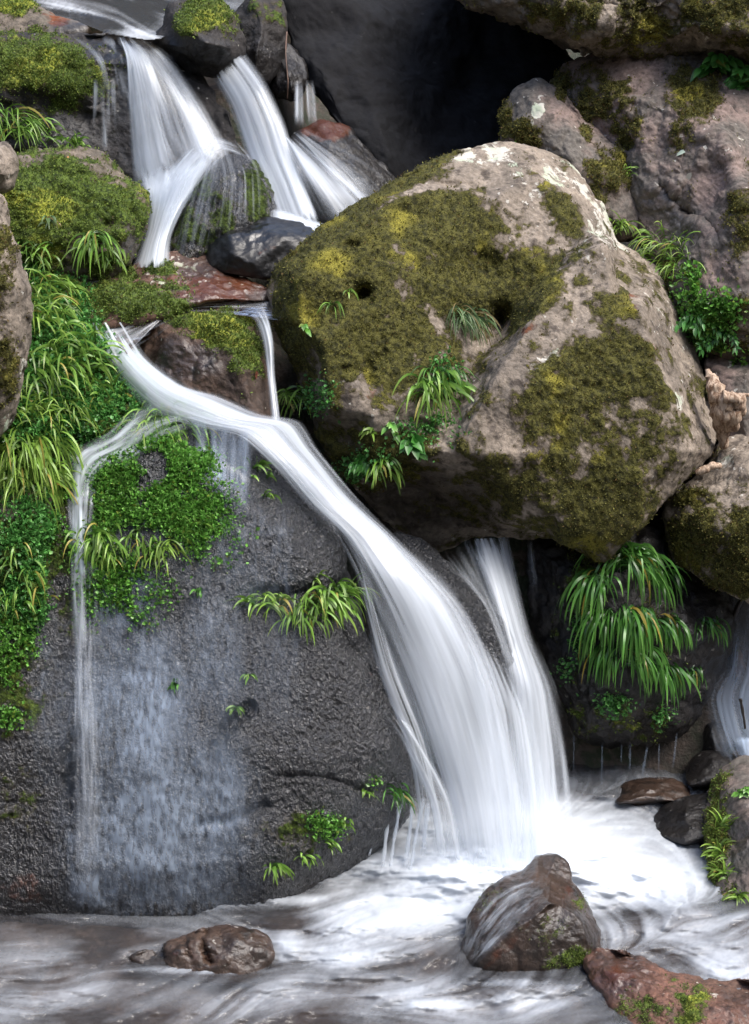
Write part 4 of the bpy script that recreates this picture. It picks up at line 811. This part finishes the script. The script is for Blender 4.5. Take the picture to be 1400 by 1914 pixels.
def tuft(px, py, key, n, L, label, spread=1.0, lean=0.0, width=6, mat='fresh', r=10, droop=1.7, name='grass_tuft', group=None, up=.8, out=.6):
    g = np.random.default_rng(int(px * 13 + py * 7))
    hang = group == HANGG
    if hang: up, out, droop, L, width, spread = .3, .75, droop * 1.6, L * .78, width * .75, spread * .8; n = int(n * 1.3)
    elif L > 55: L *= .98; droop *= 1.3; up *= .7; n = int(n * 1.25); width *= .68; r *= 1.6
    if group == BANKG: L *= .84
    R, N, c = roots(px, py, key, n, r, g)
    V, F, v = blades(R, N, n, L, spread, lean, width, g, droop, up, out)
    o = mesh_obj(name, V, F, GM[mat], attrs=dict(v=v), origin=np.array(c))
    return tag(o, label, 'grass', group)
BANKG, SLABG, HANGG = 'grass tufts on the left bank', 'grass tufts on the wet slab', 'grass hanging on the shaded boulder'
for a in (
  (8,228,'sill',46,125,'long arching bright grass at the left edge under the upper mossy ledge',1.3,.5,6,'fresh',12,1.5),
  (60,250,'sill',26,90,'lower grass spray beside the long arching grass under the upper mossy ledge',1.3,.5,6,'fresh',12,1.5),
  (140,268,'sill',22,46,'short leafy grass at the foot of the upper ledge behind the mossy boulder',1.4,.2,6,'fresh',14,1.4),
  (178,448,'moss_left',44,85,'dark green grass tuft low on the front of the mossy boulder',1.3,.1,6,'fresh',9,1.7),
  (92,412,'moss_left',14,45,'small pale wispy tuft in the middle of the mossy boulder',1.2,0,4,'blue',6,1.8),
  (205,480,'moss_left',16,50,'small grass sprigs at the lower right corner of the mossy boulder',1.2,.3,5,'fresh',12,1.6),
  (65,478,'moss_left',26,65,'grass tuft at the top of the bank below the mossy boulder',1.2,.2,5,'fresh',14,1.6)):
    tuft(*a[:6], *a[6:12])
for a in (
  (85,548,'bank',46,125,'tall tuft with orange tips at the top of the left bank',1.1,.2,6,'gold',16,1.6),
  (60,590,'bank',40,110,'tuft on the left bank close to the leaning rock, below the orange tipped one',1.1,.1,6,'gold',14,1.6),
  (98,612,'bank',44,95,'tuft on the left bank beside the head of the white stream',1.1,.05,6,'fresh',16,1.7),
  (135,672,'bank',56,112,'biggest hanging tuft of the left bank, beside the stream bend',1.0,.1,7,'fresh',18,1.9),
  (95,690,'bank',48,130,'hanging tuft left of the biggest one on the left bank',1.0,0,7,'fresh',16,1.9),
  (198,742,'bank',34,62,'short tuft below the white stream at the right end of the bank',1.2,.4,6,'fresh',14,1.7),
  (85,720,'bank',22,85,'thin pale tuft in the creeping leaves below the hanging tufts',1.0,0,4,'blue',12,1.9),
  (60,765,'bank',44,85,'golden tuft just right of the foot of the leaning rock',1.1,0,5,'gold',16,1.7),
  (108,775,'bank',40,85,'golden tuft above the pale fork, right of the leaning rock foot',1.1,.2,5,'gold',16,1.7),
  (20,835,'bank',56,150,'long drooping golden tuft at the left edge below the leaning rock',1.0,0,6,'gold',18,2.0),
  (70,845,'bank',60,140,'long drooping golden tuft between the left edge and the pale fork',1.0,.1,6,'gold',18,2.0),
  (40,900,'bank',50,130,'low drooping tuft under the long golden ones at the left edge',1.0,0,6,'gold',18,2.0),
  (95,905,'bank',46,115,'drooping tuft just left of the thin pale fork',1.0,.1,6,'gold',12,2.0),
  (115,1065,'bank',16,65,'small tuft beside the pale fork below the drooping tufts',1.0,.1,5,'fresh',8,1.7),
  (25,1045,'bank',20,65,'small tuft in dark creeping leaves at the left edge',1.0,0,5,'fresh',16,1.7),
  (60,1100,'bank',26,70,'tuft of light blades low in the dark creeping leaves',1.0,0,5,'fresh',18,1.8),
  (15,1125,'bank',24,75,'lowest left tuft of the bank at the photo edge',1.0,0,5,'fresh',14,1.8),
  (105,1120,'bank',22,70,'lowest tuft of the bank next to the thin fork',1.0,.1,5,'fresh',12,1.8),
  (60,1175,'bank',16,60,'sparse tuft at the bottom end of the left bank',1.0,0,4,'fresh',22,1.8)):
    tuft(*a, group=BANKG)
for a in (
  (312,782,'slab',40,80,'tuft under the stream on top of the wet slab, in the fine veil',1.0,.1,6,'fresh',16,1.9),
  (345,795,'slab',26,70,'tuft at the right of the veil on top of the slab',1.0,.2,5,'fresh',12,1.9),
  (275,800,'slab',26,75,'tuft at the left of the veil on top of the slab',1.0,-.1,5,'gold',12,1.9),
  (180,1010,'slab',40,85,'tuft just right of the thin fork on the slab',1.0,.1,6,'fresh',14,1.9),
  (205,1035,'slab',20,60,'lower tuft right of the thin fork on the slab',1.0,.2,5,'gold',8,1.9),
  (262,1010,'slab',24,60,'tuft on the lower rim of the bright creeping leaves',1.0,.1,5,'fresh',10,1.8),
  (300,1025,'slab',30,65,'tuft with an orange blade at the lowest tip of the bright creeping leaves',1.0,.3,5,'gold',12,1.8),
  (355,985,'slab',18,45,'small tuft at the right tip of the bright creeping leaves',1.0,.3,4,'fresh',16,1.7),
  (480,882,'slab',18,42,'small tuft near the cascade edge high on the slab',1.3,.2,5,'fresh',12,1.7),
  (500,930,'slab',10,36,'tiny tuft under the small one near the cascade edge',1.0,.1,4,'fresh',5,1.8),
  (373,1108,'slab',8,30,'single dark sprig alone in the upper middle of the slab',.5,0,5,'deep',3,1.8),
  (470,1132,'slab',16,55,'leftmost tuft of the row across the slab ledge',1.2,-.3,5,'fresh',8,1.8),
  (505,1132,'slab',34,60,'yellow tipped tuft second in the row across the slab ledge',1.3,.1,6,'gold',8,1.7),
  (570,1140,'slab',36,68,'dense tuft third in the row across the slab ledge',1.1,0,6,'fresh',14,1.8),
  (610,1120,'slab',46,90,'large arching tuft at the right of the row, touching the cascade',1.1,.2,7,'fresh',14,1.7),
  (645,1108,'slab',30,80,'tuft reaching into the cascade at the right end of the row',1.0,.4,6,'fresh',8,1.6),
  (590,1082,'slab',8,34,'two small bent blades above the large arching tuft',1.0,.5,4,'gold',4,1.6),
  (440,1325,'slab',14,30,'small round sprig above the broken edge in the slab centre',1.3,0,4,'fresh',4,1.7),
  (466,1262,'slab',8,22,'tiny sprig highest in the centre of the slab',1.2,0,4,'fresh',3,1.7),
  (328,1282,'slab',10,34,'narrow dark sprig in the water film of the slab',.6,0,5,'deep',4,1.9),
  (742,1478,'slab',20,62,'dark tuft on the lower right corner of the slab over the loose strands',1.2,.1,5,'deep',8,1.6),
  (512,1620,'slab',22,55,'tuft on the bottom rim of the slab above the dark water',.9,.2,5,'fresh',6,1.7),
  (572,1602,'slab',14,36,'small tuft along the bottom rim right of the taller one',1.1,.2,4,'fresh',8,1.6),
  (612,1580,'slab',12,32,'small sprig highest along the bottom rim of the slab',1.1,.2,4,'fresh',8,1.6),
  (690,1480,'slab',10,26,'tiny tuft left of the dark corner tuft',1.1,0,4,'fresh',6,1.6),
  (640,1535,'slab',12,30,'bright small tuft beside the patch of light leaves low on the slab',1.0,.2,4,'fresh',6,1.6)):
    tuft(*a, group=SLABG)
for a in (
  (868,592,'giant',70,88,'grey green sedge tuft in the centre of the giant boulder',1.0,.05,4,'blue',10,1.6),
  (830,705,'giant',46,70,'fine dark tuft just above the big arching tuft on the giant boulder',1.2,0,4,'deep',12,1.7),
  (812,722,'giant',52,112,'big arching bright tuft low on the giant boulder',1.35,-.05,8,'fresh',14,1.65),
  (712,868,'giant',22,66,'grass spray beside the fern on the dark underside edge',1.1,.3,6,'fresh',8,1.6),
  (548,738,'giant',34,66,'tuft at the left foot of the giant boulder beside the thin fall',1.3,.1,6,'fresh',9,1.6),
  (622,572,'giant',7,70,'long bent sprig on the left face of the giant boulder',1.3,0,4,'fresh',3,1.8),
  (652,545,'giant',8,32,'short pale sprig by the hole in the giant boulder',1.2,0,4,'gold',3,1.6),
  (695,805,'giant',10,36,'yellow green sprig above the fern on the giant boulder',1.0,.1,6,'gold',8,1.6),
  (1240,468,'upright',80,75,'yellow green grass in the crack behind the giant boulder crest',1.4,.1,4,'gold',14,1.5),
  (1262,505,'upright',40,60,'drooping lower grass in the crack behind the giant boulder crest',1.1,.2,4,'gold',12,1.8),
  (1158,420,'pointed',34,55,'thin yellow grass beside the crest, higher and left in the crack',1.3,0,3.5,'gold',10,1.4),
  (1172,325,'pointed',10,40,'few pale blades on the pointed pinkish rock',1.0,.3,3.5,'gold',6,1.5)):
    tuft(*a)
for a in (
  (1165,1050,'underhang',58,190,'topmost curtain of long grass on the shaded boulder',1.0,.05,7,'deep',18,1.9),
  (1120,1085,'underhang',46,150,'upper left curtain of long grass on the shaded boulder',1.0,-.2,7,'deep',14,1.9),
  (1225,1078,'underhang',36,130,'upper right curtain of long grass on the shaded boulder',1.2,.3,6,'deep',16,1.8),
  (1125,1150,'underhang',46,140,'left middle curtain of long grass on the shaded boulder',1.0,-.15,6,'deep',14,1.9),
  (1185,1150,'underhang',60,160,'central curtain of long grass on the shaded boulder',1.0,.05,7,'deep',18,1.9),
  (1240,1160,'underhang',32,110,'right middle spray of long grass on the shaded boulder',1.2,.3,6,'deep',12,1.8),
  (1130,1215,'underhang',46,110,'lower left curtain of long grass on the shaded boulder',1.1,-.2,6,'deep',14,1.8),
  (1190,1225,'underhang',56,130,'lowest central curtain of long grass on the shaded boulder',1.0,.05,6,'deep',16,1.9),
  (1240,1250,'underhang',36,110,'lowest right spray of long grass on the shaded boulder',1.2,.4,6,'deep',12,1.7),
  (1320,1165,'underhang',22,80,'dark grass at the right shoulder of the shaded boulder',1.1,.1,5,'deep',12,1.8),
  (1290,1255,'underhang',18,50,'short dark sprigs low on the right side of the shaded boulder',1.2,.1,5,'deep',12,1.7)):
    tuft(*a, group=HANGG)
for a in (
  (1350,1545,'right_low',26,42,'upper short grass on the flank of the grey boulder at lower right',1.1,.1,4,'gold',10,1.4),
  (1345,1595,'right_low',30,44,'middle short grass on the flank of the grey boulder at lower right',1.1,.1,4,'gold',10,1.4),
  (1352,1635,'right_low',26,40,'short grass below the middle one on the flank of the grey boulder',1.1,.1,4,'gold',8,1.4),
  (1378,1678,'right_low',24,44,'lowest arching grass at the foot of the grey boulder at lower right',1.2,.3,4,'gold',6,1.5)):
    tuft(*a)

# creeping leaves nobody could count
def field(key, L): R = ROCKS[key]; return blobs(R['px'], R['py'], L) * np.clip(.55 + .9 * fbm(R['P'] * 5, 3, 9), 0, 1)
scatter('ground_cover', 'bank', 34000, np.clip(.15 + field('bank', [(170,740,150,130,1.3),(60,1080,120,130,1.2),(60,900,140,200,.7),(100,600,120,100,.6)]), 0, 1), (.019, .02), CV, kind='stuff', up=.5, wide=.85, lift=.03,
        label='small round creeping leaves covering the left bank')
scatter('ground_cover', 'slab', 30000, field('slab', [(250,930,120,85,1),(300,850,60,60,.8),(370,860,30,40,.7),(215,1000,70,70,.8),(330,960,80,45,.8),(390,1010,50,36,.55),(230,1100,70,60,.42),(320,780,60,30,.6),(20,1210,40,60,.3),(15,1340,24,20,.3)]), (.018, .02), CVG, kind='stuff', up=.5, wide=.85, lift=.03,
        label='bright creeping leaves covering the top of the wet slab')
scatter('ground_cover', 'upright', 3200, field('upright', [(1330,610,60,45,1),(1390,640,40,40,.9),(1285,530,24,40,.7)]), (.026, .02), CVG, kind='stuff', up=.6, wide=.8, lift=.05, label='creeping leaves in the crack right of the giant boulder')
scatter('ground_cover', 'giant', 1500, field('giant', [(800,800,60,30,.6),(690,860,40,24,1),(600,740,30,30,.7),(660,880,30,20,.8),(820,700,40,30,.6)]), (.02, .02), CV, kind='stuff', up=.6, wide=.8, lift=.03, label='little creeping leaves low on the giant boulder')
scatter('ground_cover', 'underhang', 900, field('underhang', [(1100,1190,24,60,.8),(1080,1250,30,20,.8),(1150,1310,30,20,.9),(1240,1340,20,20,.5)]), (.022, .02), CV, kind='stuff', up=.6, wide=.8, lift=.03, label='little creeping leaves around the hanging grass')
scatter('ground_cover', 'slab', 800, field('slab', [(610,1545,28,20,1),(590,1530,16,14,.8),(700,1460,14,8,.6)]), (.016, .02), CVG, kind='stuff', up=.6, wide=.8, lift=.02, label='patch of light small leaves low on the wet slab')

# leafy plants and ferns
def leaf(p, d, nrm, L, wide, acc, K=5):
    s = np.cross(d, nrm); s /= np.linalg.norm(s) + 1e-9; nb = np.cross(s, d)
    base = acc['n']
    for k in range(K):
        t = k / (K - 1); w = L * wide * math.sin(math.pi * (t ** .8)) * .5 + .0004
        q = p + d * L * t - np.array([0, 0, 1]) * L * .35 * t * t
        acc['V'] += [q - s * w + nb * w * .25, q, q + s * w + nb * w * .25]; acc['v'] += [t * .8 + .2] * 3
        if k: 
            b = base + (k - 1) * 3
            acc['F'] += [[b, b + 1, b + 4, b + 3], [b + 1, b + 2, b + 5, b + 4]]
    acc['n'] += 3 * K
def leafy(px, py, key, stems, L, leafL, label, wide=.45, name='leafy_plant', pairs=4, spread=1.0, fern=False, mat=None):
    g = np.random.default_rng(int(px + py * 3)); c, nn = on(px, py, key); acc = dict(V=[], F=[], v=[], n=0)
    for s in range(stems):
        d = nn * .7 + np.array([g.normal() * spread * .6, -.2, .55 + g.normal() * .25]); d /= np.linalg.norm(d)
        p = np.array(c) + np.array([g.normal() * .02, 0, g.normal() * .015]); Lm = L / 357 * g.uniform(.6, 1.1)
        n = pairs; side = np.cross(d, [0, -1, .3]); side /= np.linalg.norm(side)
        for k in range(n):
            t = (k + 1) / n; q = p + d * Lm * t - np.array([0, 0, 1]) * Lm * .5 * t * t
            dd = d - np.array([0, 0, 1]) * t; dd /= np.linalg.norm(dd)
            for sg in (-1, 1):
                ld = dd * (.35 if fern else .6) + side * sg + np.array([0, -.3, 0]) + g.normal(size=3) * .12; ld /= np.linalg.norm(ld)
                leaf(q, ld, np.array([0, -.8, .6]) + g.normal(size=3) * .25, leafL / 357 * ((1.1 - .75 * t) if fern else 1) * g.uniform(.8, 1.2), wide, acc)
        leaf(q, dd, np.array([0, -.8, .6]), leafL / 357 * (.5 if fern else 1), wide, acc)
        st = acc['n']; w = .0018
        for k in range(5):
            t = k / 4; q = p + d * Lm * t - np.array([0, 0, 1]) * Lm * .5 * t * t
            acc['V'] += [q - side * w, q + np.array([0, -w, 0]), q + side * w]; acc['v'] += [.1] * 3
            if k: b = st + (k - 1) * 3; acc['F'] += [[b, b + 1, b + 4, b + 3], [b + 1, b + 2, b + 5, b + 4]]
        acc['n'] += 15
    o = mesh_obj(name, np.array(acc['V']), np.array(acc['F']), mat or BL, attrs=dict(v=acc['v']), origin=np.array(c))
    return tag(o, label, 'fern' if fern else 'plant')
leafy(1335,130,'upright',14,70,30,'leafy green plant growing at the top right above the pinkish boulder',pairs=4,spread=1.3)
leafy(1385,150,'upright',10,70,30,'second leafy plant at the right edge beside the top right one',pairs=4,spread=1.2)
leafy(1392,165,'upright',5,90,34,'fern hanging at the right edge below the top right leafy plants',wide=.3,pairs=12,fern=True,name='fern')
leafy(1310,590,'upright',9,50,15,'leafy plant in the crack right of the giant boulder',pairs=4,spread=1.2)
leafy(1350,620,'upright',8,42,14,'lower leafy plant among creeping leaves in the right-hand crack',pairs=4,spread=1.2)
leafy(765,822,'giant',4,18,30,'small plant with broad round leaves low on the giant boulder',wide=.6,pairs=2,spread=1.4)
leafy(682,862,'giant',5,60,22,'fern on the dark lower edge of the giant boulder',wide=.35,pairs=9,fern=True,name='fern')
leafy(728,795,'giant',3,30,16,'yellow green seedling left of the big arching tuft',wide=.5,pairs=3,mat=CVG)
leafy(576,612,'giant',2,10,16,'two-leaved seedling on the left face of the giant boulder',wide=.6,pairs=1,mat=CVG)
leafy(1395,1490,'right_low',6,30,14,'bright little leafy plant on top of the grey boulder at lower right',wide=.5,pairs=3,mat=CVG)
leafy(970,268,'pointed',2,10,14,'tiny seedling at the foot of the pointed rock',wide=.7,pairs=1,mat=CVG)

# fallen leaves, driftwood and a stick
def flat_leaf(px, py, key, L, ang, col, label):
    c, nn = on(px, py, key); acc = dict(V=[], F=[], v=[], n=0)
    t = np.cross(nn, [0, 0, 1.0]); t /= np.linalg.norm(t) + 1e-9; b = np.cross(nn, t)
    d = t * math.cos(ang) + b * math.sin(ang)
    leaf(np.array(c) + nn * .012, d, nn, L / 357, .55, acc)
    m = M('fallen_leaf'); p = m.n('ShaderNodeBsdfPrincipled', i_Base_Color=(*col, 1), i_Roughness=.6); m.link(p.outputs[0], m.out.inputs[0])
    V = np.array(acc['V']); F = np.array(acc['F'])
    V = np.vstack([V, V - nn * .0015]); F = np.vstack([F, F[:, ::-1] + len(V) // 2])
    tag(mesh_obj('fallen_leaf', V, F, m.m), label, 'leaf')
flat_leaf(122,297,'moss_left',18,2.6,(.55,.25,.06),'orange fallen leaf on top of the mossy boulder')
flat_leaf(1282,287,'upright',26,0.2,(.42,.50,.40),'pale fallen leaf on the pinkish boulder')
flat_leaf(1292,322,'upright',20,1.0,(.40,.38,.32),'greyish fallen leaf below the pale one on the pinkish boulder')
flat_leaf(476,693,'mid',14,1.6,(.16,.05,.03),'small brown leaf stuck to the mossy stream rock')
mw = M('driftwood'); cw = mw.n('ShaderNodeTexCoord').outputs['Object']
cs = mw.n('ShaderNodeMapping', i_Vector=cw, i_Scale=(1, 1, .25)).outputs[0]; nz_ = mw.noise(cs, 40, 6, .65, .6)
pw = mw.n('ShaderNodeBsdfPrincipled', i_Base_Color=mw.mix(mw.step(nz_, .35, .62), (.16, .09, .05), (.50, .38, .28)), i_Roughness=.8, i_Normal=mw.n('ShaderNodeBump', i_Strength=.8, i_Distance=.02, i_Height=nz_).outputs[0])
mw.link(pw.outputs[0], mw.out.inputs[0])
def limb(pts, rad, seed, k=14):
    Q, _ = catmull(pts, 30); n = len(Q); C = at(Q[:, 0], Q[:, 1], Q[:, 2]); T = np.gradient(C, axis=0); T /= np.linalg.norm(T, axis=1, keepdims=True)
    s = np.cross(T, [0, -1, 0.2]); s /= np.linalg.norm(s, axis=1, keepdims=True); b = np.cross(T, s)
    a = np.linspace(0, 2 * math.pi, k, endpoint=False); r = np.interp(np.linspace(0, 1, n), np.linspace(0, 1, len(rad)), rad) / 357
    P = C[:, None] + (np.cos(a)[None, :, None] * s[:, None] + np.sin(a)[None, :, None] * b[:, None]) * r[:, None, None]
    P = P + (P - C[:, None]) * (.45 * fbm(P * 22, 3, seed))[..., None]
    V = P.reshape(-1, 3); F = gridfaces(n, k, True); cap = [list(range(k - 1, -1, -1)), list(range((n - 1) * k, n * k))]
    tr = []
    for c in cap: tr += [[c[0], c[i], c[i + 1]] for i in range(1, k - 1)]
    return V, F, np.array(tr)
def wood(name, limbs, label, cat, mat):
    V, F, T = [], [], []; k = 0
    for i, (p, r) in enumerate(limbs):
        v, f, t = limb(p, r, i + 3); V.append(v); F.append(f + k); T.append(t + k); k += len(v)
    return tag(mesh_obj(name, np.concatenate(V), np.concatenate(F), mat, tris=np.concatenate(T)), label, cat)
wood('driftwood', [([(1328,700,10.66),(1340,735,10.6),(1358,765,10.58),(1372,800,10.62)], [10,22,26,14]), ([(1335,740,10.62),(1345,780,10.6),(1352,835,10.68)], [14,15,9]),
                   ([(1350,745,10.55),(1378,748,10.55),(1386,775,10.58)], [16,15,8]), ([(1325,705,10.66),(1322,690,10.68)], [9,5]), ([(1360,740,10.58),(1395,738,10.62),(1430,742,10.65)], [6,4,3]), ([(1300,885,10.45),(1330,872,10.45),(1345,868,10.5)], [4,9,6])],
     'knotted pale brown driftwood stump wedged at the right edge beside the giant boulder', 'driftwood', mw.m)
ms = M('wet_stick'); ps = ms.n('ShaderNodeBsdfPrincipled', i_Base_Color=(.018, .014, .012, 1), i_Roughness=.4); ms.link(ps.outputs[0], ms.out.inputs[0])
wood('stick', [([(1384,1306,10.3),(1389,1335,10.28),(1393,1362,10.26)], [3.2,2.8,2.2])], 'thin black stick standing in the right-edge fall', 'stick', ms.m)
wood('stick', [([(1395,1105,10.6),(1380,1135,10.62),(1368,1160,10.65)], [6,5,4])], 'dark broken stick at the top of the right-edge fall', 'stick', ms.m)
mr = M('dry_root'); pr_ = mr.n('ShaderNodeBsdfPrincipled', i_Base_Color=(.11, .065, .045, 1), i_Roughness=.7); mr.link(pr_.outputs[0], mr.out.inputs[0])
wood('root', [([(536,60,12.78),(534,100,12.62),(538,150,12.5),(537,185,12.52)], [2,1.6,1.4,1.2])], 'thin reddish root hanging beside the upper fall', 'root', mr.m)
